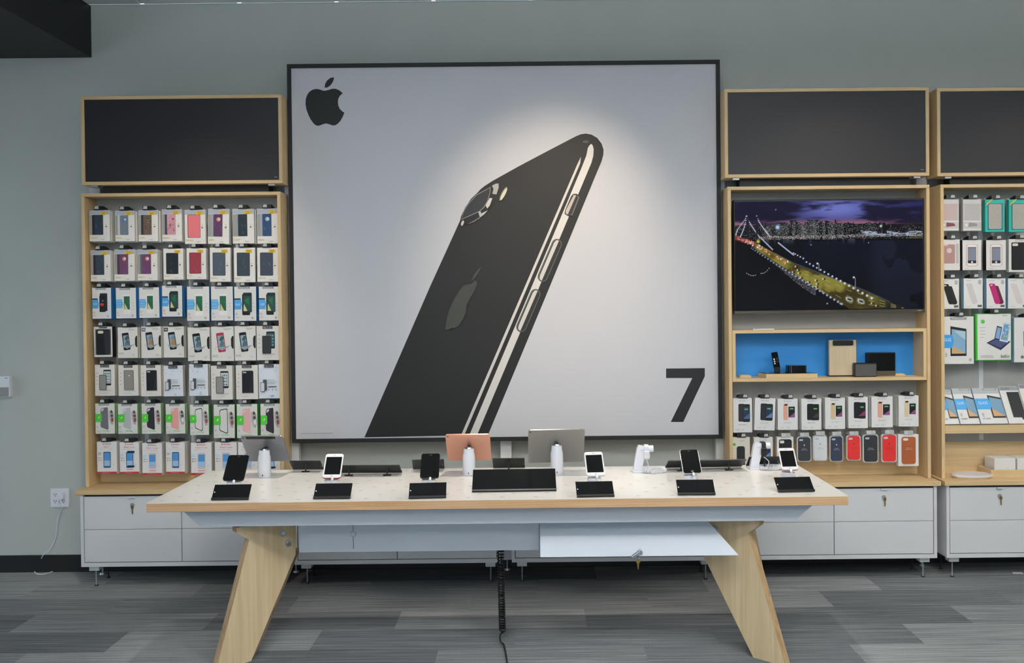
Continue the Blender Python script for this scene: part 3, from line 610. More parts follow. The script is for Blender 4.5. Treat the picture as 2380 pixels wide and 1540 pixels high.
# ------------------------------------------------------------------ watches on arm stands
def watch(bx, by, sc, dark, label, slabel, dx=0):
    b = on(bx, by, TZ); Y = b.y+.02
    r = empty('watch_stand', (b.x, Y, TZ), slabel, 'stand', 'white arm stands for watches')
    def L(px, py): q = at(px, py, Y); return (q.x-b.x, q.z-TZ)
    W = lambda pts: [L(bx+dx*0+px*sc, by+py*sc) for px, py in pts]
    MB().prism(W([(-14, 1), (12, 1), (8, -14), (13, -34), (18, -55), (10, -63), (0, -64), (-4, -57), (-9, -30)]), fxz, -.014, .014, M_white).build('arm', r, world=False)
    MB().prism(rrect(.018, 0, .105, .06, .015, 4), fxy, .0005, .012, M_white).build('base', r, world=False)
    a0, a1 = L(bx+3*sc, by-55*sc), L(bx+34*sc, by-56*sc)
    MB().cyl((a0[0], 0, a0[1]), (a1[0], 0, a1[1]), .0165, .0175, M_white, 20).build('cross_arm', r, world=False)
    # coil loop lying on the table
    loop = []
    for i in range(0, 481):
        t = i/480; a = -2.4+5.2*t; c = Vector((.075+.066*math.cos(a), -.012+.040*math.sin(a), .012))
        k = 2*math.pi*44*t; rad_ = Vector((math.cos(a), math.sin(a), 0))
        loop.append(c+rad_*.007*math.cos(k)+Vector((0, 0, .007*math.sin(k))))
    MB().tube(loop, .0023, M_white, 5).build('coiled_cord', r, world=False)
    wx = (a0[0]+a1[0])/2-.002; wz = a0[1]
    cs = MB().tube(smooth([(wx, -.018, wz-.055), (wx+.008+(.02 if dark else 0), -.018, wz-.085), (wx-.004, -.02, wz-.125), (wx-.016, -.02, .02)], 6), .0022, M_white, 6).build('charging_cable', r, world=False)
    q = empty('watch', (b.x+wx, Y-.02, TZ+wz), label, 'watch', 'watches on display')
    m = M_plast if dark else M_white
    band = [(-.0, .022), (-.012, .024), (-.0215, .016), (-.024, 0), (-.022, -.03), (-.020, -.052), (-.015, -.052), (-.0178, -.03), (-.0195, 0), (-.018, .012), (-.011, .019), (0, .018), (.012, .019), (.019, .01), (.0205, -.006), (.0245, -.006), (.023, .014), (.014, .023)]
    MB().prism([(u+.02, v_) for u, v_ in band], fyz, -.011, .011, m).build('strap', q, world=False)
    MB().box(-.016, .016, -.012, -.0025, -.046, -.006, m if dark else mat('watch_case', '#e2e2e4', .3, .2), .004).build('case', q, world=False)
    MB().box(-.013, .013, -.0128, -.0118, -.042, -.010, M_gloss if dark else M_pw, 0).build('dial_glass', q, world=False)
watch(1484, 1098, 1.0, False, 'white watch hanging on a white arm stand', 'white arm stand holding the white watch')
watch(1755, 1091, 1.0, True, 'black watch hanging on a white arm stand', 'white arm stand holding the black watch')

# ================================================================== PRODUCTS ON HOOKS
ORD = ['first', 'second', 'third', 'fourth', 'fifth', 'sixth', 'seventh', 'eighth', 'ninth', 'tenth']
def hook(bay_, x, ztop, yf, side=-1, pale=False):
    """wire peg with a black lock and a pale price label; x centre, ztop box top"""
    o = bay_.location; b = MB(); z = ztop+.010
    b.cyl((x, BB, z), (x, yf-.004, z), .0022, .0022, M_steel, 6); b.box(x-.012, x+.012, BB-.004, BB, z-.012, z+.012, M_steel)
    m = M_plast if not pale else mat('clear_plastic_grey', '#b9bcbd', .3)
    b.prism([(yf-.006, ztop+.001), (yf+.06, ztop+.001), (yf+.06, ztop+.012), (yf+.012, ztop+.024), (yf-.004, ztop+.024)], lambda u, v, a: (a, u, v), x-.027, x+.027, m)
    k = b.build('peg_hook', bay_)
    dx = side*.011
    MB().prism([(x+dx-.013, ztop+.007), (x+dx+.013, ztop+.007), (x+dx+.011, ztop+.0235), (x+dx-.009, ztop+.0235)], fxz, yf-.0075, yf-.0045, mat('price_label', '#b7b7b0', .4)).build('price_label', k)
def carton(x0, y0, x1, y1, yf, dep, body, rz=0, name='case_box'):
    a, c = at(x0, y1, yf), at(x1, y0, yf); w_, h_ = c.x-a.x, c.z-a.z
    b = MB(); b.box(-w_/2, w_/2, 0, dep, 0, h_, body, .0012)
    b.prism([(-.014, h_-.001), (.014, h_-.001), (.014, h_+.014), (-.014, h_+.014)], fxz, dep*.45, dep*.55, mat('hang_tab', '#c8c9c9', .3))
    o = b.build(name, None, world=False); o.location = ((a.x+c.x)/2, yf, a.z); o.rotation_euler = (0, rad(rz), 0)
    return o, w_, h_
def stack(o, n, dep, lab, grp):
    for k in range(n):
        c = o.copy(); C.objects.link(c); c.location = o.location+Vector((random.uniform(-.002, .004), (dep+.0025)*(k+1), -.002*(k+1)))
        c['label'] = lab % ORD[k] if n > 1 else lab.replace('%s box behind', 'box behind'); c['group'] = grp
IK = '#d9d6d1'
def case_shape(p, u0, u1, v0, v1, c, cut='#c8c8c8', cam_=True):
    p.rr(u0, u1, v0, v1, .06, c)
    if cam_: p.rr(u0+.05, u0+.05+(u1-u0)*.33, v1-.075, v1-.03, .025, cut)
def pr_otter(p, c, c2, full, dot=None):
    p.rect(.012, .988, .008, .992, '#e4e0da')
    if full: p.rect(.012, .988, .86, .992, '#aeb1b8') if full == 2 else None; p.rr(.14, .76, .18, .86, .05, '#3a3f48'); p.rr(.17, .745, .19, .85, .05, c)
    else:
        p.rect(.012, .988, .86, .992, '#aab0ba') if c2 != '#x' else None
        p.rect(.02, .69, .21, .85, '#9a968e'); p.rr(.2, .69, .21, .85, .04, c); p.rr(.15, .32, .215, .845, .02, c2 if c2 != '#x' else '#2c2d35')
        p.rr(.26, .69, .22, .84, .04, c)
    if dot: p.ell(.5, .70, .1, .1, dot); p.ell(.53, .71, .055, .055, '#cfd8dc')
    for k in range(3):
        u = random.uniform(.3, .6); v = random.uniform(.25, .7); p.poly([(u, v), (u+.012, v+.006), (u+.03, v-.06), (u+.075, v-.10), (u+.02, v-.055)], '#7d8894')
    p.rr(.56, .87, .85, .945, .03, '#e0b528'); p.text('OTTER', .61, .81, .90, .93, '#5b4a12'); p.text('BOX', .65, .79, .862, .892, '#5b4a12')
    p.lines(.06, .42, .125, 2, '#e2cf8e', .028, .014); p.rect(.58, .76, .055, .065, '#8a8883')
    p.ell(.85, .54, .03, .03, '#d8c27a'); p.rr(.81, .89, .455, .495, .02, '#6d6a66')
def pr_camo(p, c):
    for k in range(26):
        u, v = random.uniform(.3, .66), random.uniform(.25, .8); p.ell(u, v, random.uniform(.02, .05), random.uniform(.012, .03), random.choice(c), random.uniform(0, 3), 8)
def badge(p, u=.45):
    p.poly([(u-.26, .93), (u-.28, .985), (u+.28, .985), (u+.26, .93)], '#8d8f92'); p.text('PUREGEAR', u-.2, u+.2, .945, .97, '#dfe0e0')
def pr_glass(p, dark, red=False):
    p.rect(.006, .994, .006, .994, '#dcdad6'); badge(p)
    ph = '#15171b' if dark else '#e6e4e1'
    if dark or red: p.rr(.36, .72, .17, .78, .05, ph); p.rr(.40, .80, .25, .82, .05, '#1d2a2c')
    else: p.rr(.35, .74, .13, .80, .05, '#cfcdc9'); p.rr(.36, .73, .14, .79, .05, ph)
    if red: p.rr(.38, .70, .22, .74, .02, '#17171b'); p.ell(.52, .46, .10, .08, '#c8442c'); p.ell(.56, .58, .06, .04, '#6d7488')
    else:
        p.rect(.42 if dark else .40, .77 if dark else .69, .29, .72, '#2d5f4a' if not dark else '#2a4a45'); p.poly([(.42, .29), (.6, .29), (.44, .5)], '#c9c98e'); p.poly([(.45, .60), (.68, .45), (.68, .70)], '#1f6b46')
    p.rect(.01, .32, .34, .62, '#4f9ed6'); p.poly([(.32, .38), (.36, .48), (.32, .58)], '#4f9ed6')
    if dark or red: p.rect(.01, .30, .62, .655, '#1a1c1e'); p.text('GLASS', .06, .28, .45, .51, '#dbe9f4')
    else:
        for k in range(3): p.rect(.02, .31, .355+k*.09, .425+k*.09, '#76b6e2')
    p.text('HD', .07, .14, .17, .23, '#6d6e70'); p.text('PURE', .07, .2, .09, .12, '#8c8e90'); p.ell(.83, .09, .05, .05, '#a6a8aa'); p.lines(.84, .92, .5, 3, '#a4a5a6', .1, .012)
def pr_splash(p, c, tag=None, nuud=True):
    p.rect(.008, .992, .008, .992, '#dedbd5')
    if tag: p.rect(.02, .22, .84, .96, tag); p.text('FRE', .05, .19, .87, .93, '#e6e6e6')
    p.lines(.55, .95, .93, 2, '#9a9a98', .03, .012)
    p.rr(.26, .60, .26, .82, .05, '#141519' if c == 'k' else c, .12); p.rr(.305, .565, .34, .74, .01, '#8fa2b4', .12)
    p.poly([(.36, .40), (.58, .42), (.55, .56), (.46, .62), (.40, .52)], '#a87f3f' if tag else '#4f6d7a'); p.poly([(.34, .6), (.44, .72), (.56, .72), (.54, .62), (.44, .58)], '#3e5f4f' if not tag else '#6f8a9c')
    for k in range(22):
        a = random.uniform(-.1, math.pi+.1); r = random.uniform(.08, .34); u, v = .46+r*math.cos(a)*1.0, .36+r*math.sin(a)*.32
        p.poly([(u, v), (u+.03, v+.012), (u+.012, v-.02)], random.choice(['#8f979c', '#b6bcbe', '#6c767c']), False)
    p.k += 1; p.poly([(.16, .44), (.4, .34), (.46, .30), (.62, .35), (.86, .46), (.6, .40), (.45, .36), (.34, .39)], '#8d979c')
    p.poly([(.995, .36), (.93, .36), (.88, .44), (.88, .64), (.93, .72), (.995, .72)], '#1b1c20')
    if nuud: p.text('NUUD', .06, .3, .12, .18, '#8f8d8b')
    p.lines(.75, .9, .12, 2, '#b3b0ac', .03, .01)
def pr_pelican(p, kind):
    p.rect(.006, .994, .006, .994, '#dedad4' if kind != 'marine' else '#dfe3ea'); p.rect(.28, .72, .915, .985, '#17181b'); p.text('PELICAN', .32, .68, .932, .965, '#e8e8e8')
    if kind == 'marine':
        for k in range(26):
            u, v = random.choice([(random.uniform(.02, .55), random.uniform(.70, .97)), (random.uniform(.7, .98), random.uniform(.78, .97)), (random.uniform(.5, .75), random.uniform(.04, .12))]); p.ell(u, v, random.uniform(.012, .045), random.uniform(.008, .02), random.choice(['#9db7dd', '#6f93cf', '#b9cbe6']), random.uniform(0, 3), 8)
        p.rect(.28, .72, .915, .985, '#17181b'); p.text('PELICAN', .32, .68, .932, .965, '#e8e8e8')
        p.rr(.22, .40, .24, .56, .03, '#4d5157'); p.rr(.10, .30, .20, .48, .03, '#2b2d30'); p.rr(.12, .28, .215, .465, .03, '#d3d4d6')
        p.text('MARINE', .44, .78, .53, .56, '#5fb4c8'); p.lines(.44, .92, .49, 3, '#9fa3aa', .03, .01); p.rect(.46, .86, .335, .36, '#2a2c30')
        for u in (.5, .67, .84): p.ell(u, .26, .03, .03, '#8a8c90')
    else:
        for k in range(4): p.ell(.12, .74-k*.12, .028, .028, '#a5a29d', 0, 10)
        if kind == 'two': p.rr(.44, .82, .34, .84, .05, '#1d2023'); p.rr(.46, .80, .40, .79, .02, '#c9cfd2'); [p.rr(.50+.1*i, .56+.1*i, .70-.09*j, .735-.09*j, .01, random.choice(['#4f8f7a', '#5e86a8', '#7d6d64', '#3d5a66'])) for i in range(3) for j in range(4)]; p.rr(.24, .60, .19, .68, .05, '#2a2c2e'); p.rr(.265, .575, .205, .665, .04, '#8c8a85')
        if kind == 'twodark': p.rr(.44, .82, .34, .84, .05, '#1d2023'); p.rr(.46, .80, .40, .79, .02, '#38585c'); [p.rr(.50+.1*i, .56+.1*i, .70-.09*j, .735-.09*j, .01, random.choice(['#8fc0ae', '#7ea6c8', '#bcc8c4'])) for i in range(3) for j in range(4)]; p.rr(.26, .66, .19, .72, .05, '#2f3233')
        if kind == 'grey': p.rr(.28, .78, .2, .84, .06, '#3c3b3a'); p.rr(.30, .76, .21, .83, .06, '#8d867e'); p.ell(.55, .66, .035, .035, '#dcd7d0')
        if kind == 'dark': p.rr(.28, .80, .17, .84, .06, '#15161a'); p.rr(.32, .48, .77, .81, .02, '#b9b6b0'); p.poly([(.6, .2), (.78, .2), (.78, .8)], '#22242b')
        p.poly([(.2, .19), (.85, .19), (.8, .17), (.3, .17)], '#b4afa8'); p.lines(.25, .75, .09, 1, '#a5a19b')
def pr_green(p, c, line):
    p.rect(.006, .994, .006, .994, '#dcdad4'); badge(p)
    p.poly([(.70, .74), (.82, .80), (.95, .70), (.98, .48), (.92, .30), (.80, .32), (.72, .5)], '#b3aaa4'); p.poly([(.78, .74), (.84, .78), (.90, .74), (.88, .68), (.8, .68)], '#4b3a33'); p.poly([(.8, .5), (.92, .55), (.94, .42), (.84, .38)], '#8d4a4a' if line else '#e6e2de'); p.poly([(.78, .62), (.88, .66), (.94, .58), (.82, .54)], '#4a4b50')
    sh = [(.28, .80), (.34, .85), (.62, .88), (.66, .85), (.68, .18), (.64, .13), (.30, .22), (.27, .27)]
    if line == 2: p.poly(sh, '#22262b'); p.poly([(a*.88+.055, b*.93+.035) for a, b in sh], '#dcdad4')
    else: p.poly(sh, c); p.poly([(.30, .79), (.36, .83), (.45, .84), (.44, .79), (.33, .73)], '#d2d0cb')
    for k in range(6): p.ell(.42+.06*k, .10+.012*math.sin(k), .05, .014, '#8fd07a', .2*k-.4, 10)
    p.rr(.01, .35, .40, .66, .04, '#52c43c'); p.poly([(.13, .48), (.19, .58), (.21, .56), (.26, .60), (.20, .50), (.18, .53)], '#cfeec4'); p.text('HD', .08, .14, .20, .26, '#6d6e70'); p.lines(.06, .3, .1, 2, '#9cc98c')
def pr_shield(p, kind):
    p.rect(.006, .994, .006, .994, '#e6e3e1'); p.rect(.006, .994, .006, .07, '#b83038'); p.lines(.25, .75, .034, 1, '#e3b5b5'); p.ell(.33, .93, .03, .03, '#cf4f58'); p.rect(.38, .72, .918, .942, '#d9838a')
    p.text('Glass+' if kind == '2x' else 'Glass+ Luxe', .34 if kind == '2x' else .22, .64 if kind == '2x' else .8, .825, .875, '#d46a72'); p.lines(.15, .85, .775, 1, '#b9b6b4')
    if kind == '2x': p.text('2X', .06, .22, .60, .67, '#3a3b3d')
    else: p.rr(.05, .2, .56, .64, .02, '#b9dcf2')
    for v in (.5, .43): p.ell(.1, v, .025, .025, '#4a4b4d', 0, 8); p.rect(.15, .27, v-.008, v+.008, '#a8a5a3')
    fr = '#1b2733' if kind != 'rose' else '#d8c3bd'
    p.rr(.34, .70, .20, .69, .04, fr); p.rect(.365, .675, .25 if kind == 'rose' else .23, .64 if kind == 'rose' else .67, '#4f93cf'); p.rect(.365, .675, .25, .42, '#9dbfe0')
    if kind == 'dark': p.rr(.40, .78, .66, .73, .02, fr); p.rr(.40, .76, .21, .27, .02, fr)
    if kind != '2x': p.rect(.36, .7, .135, .15, '#c9565c')
    p.ell(.84, .30, .03, .045, '#c9d2d8', 0, 10)
def pr_popbox(p):
    p.rect(.01, .99, .01, .99, '#dedbd6'); p.rect(.28, .72, .94, .975, '#26272a'); p.rect(.07, .93, .07, .92, '#77787c'); p.rr(.12, .88, .08, .90, .1, '#111215'); p.rr(.22, .52, .77, .86, .06, '#d9d3bd'); p.poly([(.6, .1), (.86, .1), (.86, .86), (.55, .86)], '#24262c')
GL = 'product boxes hanging in the left bay'
L_ROWS = [
 ('top', [(208, 488, 254, 561), (268, 489, 312, 561), (322, 488, 366, 561), (377, 486, 422, 561), (430, 487, 477, 567), (483, 485, 531, 567), (541, 485, 590, 566), (598, 484, 646, 566)], [2, 2, 2, 2, 0, 1, 1, 1]),
 ('second', [(211, 581, 256, 654), (266, 579, 312, 653), (320, 579, 365, 652), (380, 577, 425, 650), (434, 576, 478, 649), (488, 575, 535, 655), (544, 575, 592, 656), (598, 575, 646, 655)], [2, 2, 2, 1, 1, 0, 0, 0]),
 ('third', [(215, 668, 258, 741), (270, 668, 316, 740), (324, 667, 370, 739), (377, 663, 423, 736), (435, 665, 486, 746), (491, 665, 541, 745), (545, 665, 595, 746), (602, 665, 649, 745)], [3, 2, 1, 2, 1, 1, 1, 1]),
 ('fourth', [(219, 758, 261, 830), (274, 760, 319, 832), (329, 758, 374, 832), (381, 758, 427, 831), (437, 760, 487, 839), (492, 758, 543, 839), (546, 757, 594, 838), (597, 757, 648, 837)], [1, 3, 3, 3, 1, 1, 2, 0]),
 ('fifth', [(221, 847, 266, 920), (276, 848, 321, 920), (328, 848, 374, 921), (381, 849, 425, 921), (440, 846, 483, 920), (491, 849, 540, 929), (549, 848, 599, 928), (602, 846, 650, 926)], [3, 3, 2, 1, 1, 3, 1, 1]),
 ('sixth', [(222, 937, 266, 1008), (275, 938, 319, 1008), (330, 937, 374, 1008), (386, 938, 430, 1008), (442, 939, 485, 1011), (497, 939, 545, 1018), (551, 938, 598, 1018), (606, 937, 651, 1018)], [3, 3, 1, 1, 1, 1, 1, 1]),
 ('bottom', [(226, 1026, 271, 1101), (279, 1027, 323, 1101), (331, 1029, 376, 1104), (386, 1027, 429, 1101), (444, 1028, 491, 1104), (500, 1027, 550, 1104), (554, 1027, 598, 1104), (606, 1027, 651, 1104)], [1, 1, 2, 2, 2, 2, 1, 1])]
SPEC = {
 'top': [(lambda p: pr_otter(p, '#2f3a48', '#23262e', 0), 'white box with navy case'), (lambda p: pr_otter(p, '#717b86', '#c6c9ca', 0, '#3f76b8'), 'white box with grey case and blue ring'), (lambda p: (pr_otter(p, '#6e5d50', '#2c3338', 0), pr_camo(p, ['#4a3d33', '#8b7765', '#a08d78', '#5d6a58', '#2f2a26'])), 'white box with camouflage case'), (lambda p: (pr_otter(p, '#cf96a0', '#3d4450', 0), pr_camo(p, ['#c98b97', '#dba9b1', '#8d5f62', '#7a5250'])), 'white box with pink blossom case'), (lambda p: pr_otter(p, '#e2777c', '', 2), 'white box with coral case'), (lambda p: pr_otter(p, '#5e3a5e', '#9aa0a6', 0, '#d98d6a'), 'tilted white box with purple case and ring'), (lambda p: pr_otter(p, '#27323c', '#8f979c', 0), 'white box with black case, crinkled wrap'), (lambda p: pr_otter(p, '#2c476c', '#9aa4ae', 0, '#9db3c9'), 'white box with blue case and pale dot')],
 'second': [(lambda p: pr_otter(p, '#33404c', '#2a2a2e', 0), 'white box with slate case'), (lambda p: pr_otter(p, '#6d4366', '#4a3a4a', 0, '#d98d6a'), 'white box with plum case and ringed dot'), (lambda p: pr_otter(p, '#6d4068', '#5a5a64', 0, '#d98d6a'), 'white box with plum case and bright dot'), (lambda p: pr_otter(p, '#20262d', '', 1), 'white box with rounded window, black case'), (lambda p: pr_otter(p, '#9b3a48', '', 1), 'white box with dark red case'), (lambda p: pr_otter(p, '#4d5763', '', 1), 'taller white box with grey case'), (lambda p: pr_otter(p, '#39424d', '', 1), 'taller white box with charcoal case'), (lambda p: pr_otter(p, '#3d4754', '', 1), 'taller white box, charcoal case, shiny wrap')],
 'third': [(lambda p: pr_glass(p, False, True), 'blue sided box with red black phone picture')]+[(lambda p: pr_glass(p, False), 'blue sided box with white phone picture')]*2+[(lambda p: pr_glass(p, True), 'blue sided box with dark phone picture')]+[(lambda p: pr_glass(p, False), 'blue sided box with white phone picture')]*2+[(lambda p: pr_glass(p, True), 'blue sided box with dark phone picture')]*2,
 'fourth': [(pr_popbox, 'white edged box with black phone case')]+[(lambda p: pr_splash(p, 'k'), 'white box with splashing black phone')]+[(lambda p: pr_splash(p, 'k', '#54637c', False), 'white box with splashing phone, grey tag'), (lambda p: pr_splash(p, 'k', '#2c3038', False), 'white box with splashing phone, black tag')]+[(lambda p: pr_splash(p, 'k'), 'white box with splashing black phone'), (lambda p: pr_splash(p, '#b0304a'), 'white box with splashing red phone'), (lambda p: pr_splash(p, 'k'), 'white box with splashing black phone'), (lambda p: pr_pelican(p, 'twodark'), 'white box with dark case and phone')],
 'fifth': [(lambda p: pr_pelican(p, k), d) for k, d in [('', '')]][:0]+[(lambda p: pr_pelican(p, 'two'), 'cream box with clear case and phone'), (lambda p: pr_pelican(p, 'grey'), 'cream box with taupe phone back'), (lambda p: pr_pelican(p, 'dark'), 'cream box with dark case'), (lambda p: pr_pelican(p, 'marine'), 'blue floral white box'), (lambda p: pr_pelican(p, 'marine'), 'blue floral white box'), (lambda p: pr_pelican(p, 'two'), 'cream box with clear case and phone'), (lambda p: pr_pelican(p, 'dark'), 'cream box with dark case'), (lambda p: pr_pelican(p, 'marine'), 'blue floral white box')],
 'sixth': [(lambda p: pr_green(p, '#6d6c72', 1), 'green tabbed box with grey case'), (lambda p: pr_green(p, '#b4b6b8', 1), 'green tabbed box with clear case'), (lambda p: pr_green(p, '#2b2a30', 1), 'green tabbed box with black case'), (lambda p: pr_green(p, '#e2a297', 0), 'green tabbed box with salmon case'), (lambda p: pr_green(p, '', 2), 'green tabbed box with clear black rimmed case'), (lambda p: pr_green(p, '', 2), 'green tabbed box with clear black rimmed case'), (lambda p: pr_green(p, '#e6b3b0', 0), 'green tabbed box with pale pink case'), (lambda p: pr_green(p, '#312c33', 1), 'green tabbed box with black case')],
 'bottom': [(lambda p: pr_shield(p, '2x'), 'red footed box with dark blue phone'), (lambda p: pr_shield(p, 'dark'), 'red footed box with layered black phone'), (lambda p: pr_shield(p, 'rose'), 'red footed box with pale phone'), (lambda p: pr_shield(p, '2x'), 'red footed box with dark blue phone'), (lambda p: pr_shield(p, 'rose'), 'red footed box with pale phone'), (lambda p: pr_shield(p, 'rose'), 'red footed box with pale phone'), (lambda p: pr_shield(p, 'rose'), 'red footed box behind the left tablet'), (lambda p: pr_shield(p, 'dark'), 'red footed box behind the left tablet')]}
YF = 5.03
BODY = {'top': M_card, 'second': M_card, 'third': mat('card_blue', '#2f74b0', .45), 'fourth': mat('card_cream', '#cfcabf', .5), 'fifth': mat('card_cream2', '#c9c2b4', .5), 'sixth': mat('card_green', '#86a878', .5), 'bottom': mat('card_pale', '#d8d3cb', .5)}
DEP = {'top': .023, 'second': .023, 'third': .021, 'fourth': .02, 'fifth': .019, 'sixth': .02, 'bottom': .026}
for row, boxes, beh in L_ROWS:
    for i, q in enumerate(boxes):
        fn, desc = SPEC[row][i]
        body = M_plast if (row == 'fourth' and i == 0) else (mat('card_green2', '#3f8f3a', .5) if row == 'sixth' and i >= 4 else BODY[row])
        o, w_, h_ = carton(*q, YF, DEP[row], body, 1.2 if (row, i) == ('top', 5) else random.uniform(-.3, .3))
        setp(o, '%s, %s in %s row, left bay' % (desc, ORD[i], row), 'box', GL)
        p = Print(w_, h_); fn(p); p.build(o)
        stack(o, beh[i], DEP[row], '%%s box behind %s in %s row, left bay' % ('the '+ORD[i]+' box', row), 'boxes hanging behind front boxes in left bay')
        hook(bayL, o.location.x-.002, o.location.z+h_, YF)

# ---- television bay
def pr_moph(p, c1, c2, c3, dark):
    p.rect(.006, .994, .006, .994, '#e3e2e0'); p.ell(.33, .925, .02, .02, '#4a4b4e', 0, 10); p.text('mophie', .38, .68, .905, .94, '#5b5c60')
    p.rr(.28, .60, .32, .84, .06, c1); p.rr(.33, .48, .78, .83, .03, '#1b1c1f'); p.rr(.50, .88, .31, .83, .06, c2); p.rect(.53, .85, .40, .75, '#15151d' if dark != 2 else '#23304d')
    p.poly([(.53, .40), (.85, .40), (.85, .56), (.68, .48)], c3); p.rr(.60, .78, .66, .70, .01, '#63b65a'); p.text('juice pack', .3, .68, .215, .25, '#6d6e72'); p.lines(.12, .36, .08, 1, '#8c8d90'); p.lines(.45, .6, .08, 1, '#6d6e72')
MP = [((1704, 925, 1748, 1005), ('#2b2b2d', '#17181a', '#48658f', 2), 'cream battery case box with two black phones', 0), ((1753, 925, 1800, 1000), ('#242529', '#17181b', '#5d7aa6', 2), 'tilted white box with two black phones', 2), ((1808, 926, 1854, 999), ('#dba28e', '#dfe0e2', '#8a4f7f', 0), 'white box with rose gold phone pair', 0), ((1863, 926, 1909, 999), ('#17181a', '#17181a', '#3c3a38', 0), 'white box with black phone pair', 0), ((1918, 924, 1964, 997), ('#d6bf93', '#dfe0e2', '#8a4f6f', 0), 'white box with gold phone pair', 0), ((1972, 922, 2017, 995), ('#18171b', '#18171b', '#8a3a5f', 0), 'white box with black phone pair', 0), ((2026, 921, 2075, 993), ('#dba28e', '#dfe0e2', '#8a4f7f', 0), 'white box with rose gold phone pair', 0), ((2089, 919, 2135, 991), ('#d9c1a0', '#dfe0e2', '#8a4f6f', 0), 'white box with pale gold phone pair', 0)]
GR = 'product boxes hanging in the television bay'
for i, (q, a, d, t) in enumerate(MP):
    o, w_, h_ = carton(*q, YF, .03, M_card, t); setp(o, '%s, %s in upper row under the blue niche' % (d, ORD[i]), 'box', GR)
    p = Print(w_, h_); pr_moph(p, *a); p.build(o)
    stack(o, [0, 1, 2, 2, 1, 2, 1, 2][i], .03, '%%s box behind the %s box in row under blue niche' % ORD[i], 'boxes hanging behind front boxes in television bay')
    hook(bayR, o.location.x+.004, o.location.z+h_, YF, 1)
for i, (q, kd, d) in enumerate([((1701, 1016, 1743, 1094), 0, 'cream box with green sticker and black case'), ((1753, 1016, 1796, 1094), 1, 'white box hanging behind the black watch'), ((1806, 1015, 1844, 1088), 2, 'white box with black leather phone case')]):
    o, w_, h_ = carton(*q, YF, .03, M_card); setp(o, '%s, %s in lower row under the blue niche' % (d, ORD[i]), 'box', GR); p = Print(w_, h_)
    if kd == 2: p.rect(.01, .99, .01, .99, '#e6e4e1'); p.rr(.12, .9, .12, .93, .14, '#1c1d1f'); p.rr(.17, .45, .80, .89, .08, '#e3e0dc')
    elif kd == 0: p.rect(.01, .99, .01, .99, '#dcd6c9'); p.text('mophie', .38, .7, .88, .92, '#6d6e72'); p.rect(.03, .22, .76, .83, '#5fae3e'); p.rr(.27, .72, .1, .74, .12, '#28282a')
    else: pr_moph(p, '#24262b', '#17181b', '#6d8ab0', 2)
    p.build(o); hook(bayR, o.location.x+.004, o.location.z+h_, YF, 1, kd == 2)
M_clear = mat('clear_case_shell', '#c9cccd', .2, coat=.4)
CL = [((1853, 1014, 1886, 1073), '#34363a', 'black silicone', '#d9dadb'), ((1890, 1011, 1923, 1071), '#d7d8da', 'white silicone', '#8d8e92'), ((1929, 1012, 1960, 1073), '#33384a', 'midnight blue silicone', '#d9dadb'), ((1968, 1011, 2001, 1070), '#d8302c', 'smaller bright red silicone', '#8f1613'), ((2006, 1009, 2042, 1075), '#2d2f31', 'larger black silicone', '#d9dadb'), ((2049, 1008, 2085, 1074), '#d62f2b', 'larger bright red silicone', '#8f1613')]
for i, (q, c, d, tc) in enumerate(CL):
    a, e = at(q[0], q[3], YF), at(q[2], q[1], YF); w_, h_ = e.x-a.x, e.z-a.z
    r = empty('phone_case_pack', ((a.x+e.x)/2, YF, a.z), '%s phone case in clear shell, lower row' % d, 'phone case', 'silicone phone cases in clear shells')
    MB().prism(rrect(0, h_/2, w_, h_, .016, 5), fxz, .004, .016, M_clear).prism([(-.018, h_-.002), (.018, h_-.002), (.014, h_+.016), (-.014, h_+.016)], fxz, .008, .010, M_clear).build('clear_shell', r, world=False)
    k = MB().prism(rrect(0, h_/2, w_*.86, h_*.925, .014, 5), fxz, 0, .006, mat('silicone_'+c.strip('#'), c, .5)).build('silicone_case', r, world=False)
    p = Print(w_, h_, 0); p.rr(.14, .42, .83, .90, .06, '#b9bbbd'); p.ell(.5, .66, .045, .055, tc if i != 4 else '#2b2c2e', 0, 12); p.text('iPhone', .36, .64, .50, .53, tc); p.text('Silicone Case', .28, .72, .455, .48, tc); p.build(k, 'case_print')
    hook(bayR, r.location.x, r.location.z+h_, YF, 1, True)
o, w_, h_ = carton(2088, 1009, 2135, 1083, YF, .03, M_card); setp(o, 'white box with saddle brown leather case, end of lower row', 'box', GR)
p = Print(w_, h_); p.rect(.01, .99, .01, .99, '#e6e4e1'); p.build(o)
k = MB().prism(rrect(0, h_*.5, w_*.68, h_*.86, .014, 5), fxz, -.004, 0, mat('leather_brown', '#a3562d', .5, noise=.06, nscale=60)).build('leather_case', o, world=False)
p = Print(w_, h_, -.004); p.rr(.22, .48, .81, .89, .08, '#e3dcd4'); p.text('iPhone', .38, .62, .56, .59, '#dfc9b8'); p.text('Leather Case', .32, .68, .52, .545, '#dfc9b8'); p.build(k, 'case_print'); hook(bayR, o.location.x, o.location.z+h_, YF, 1, True)

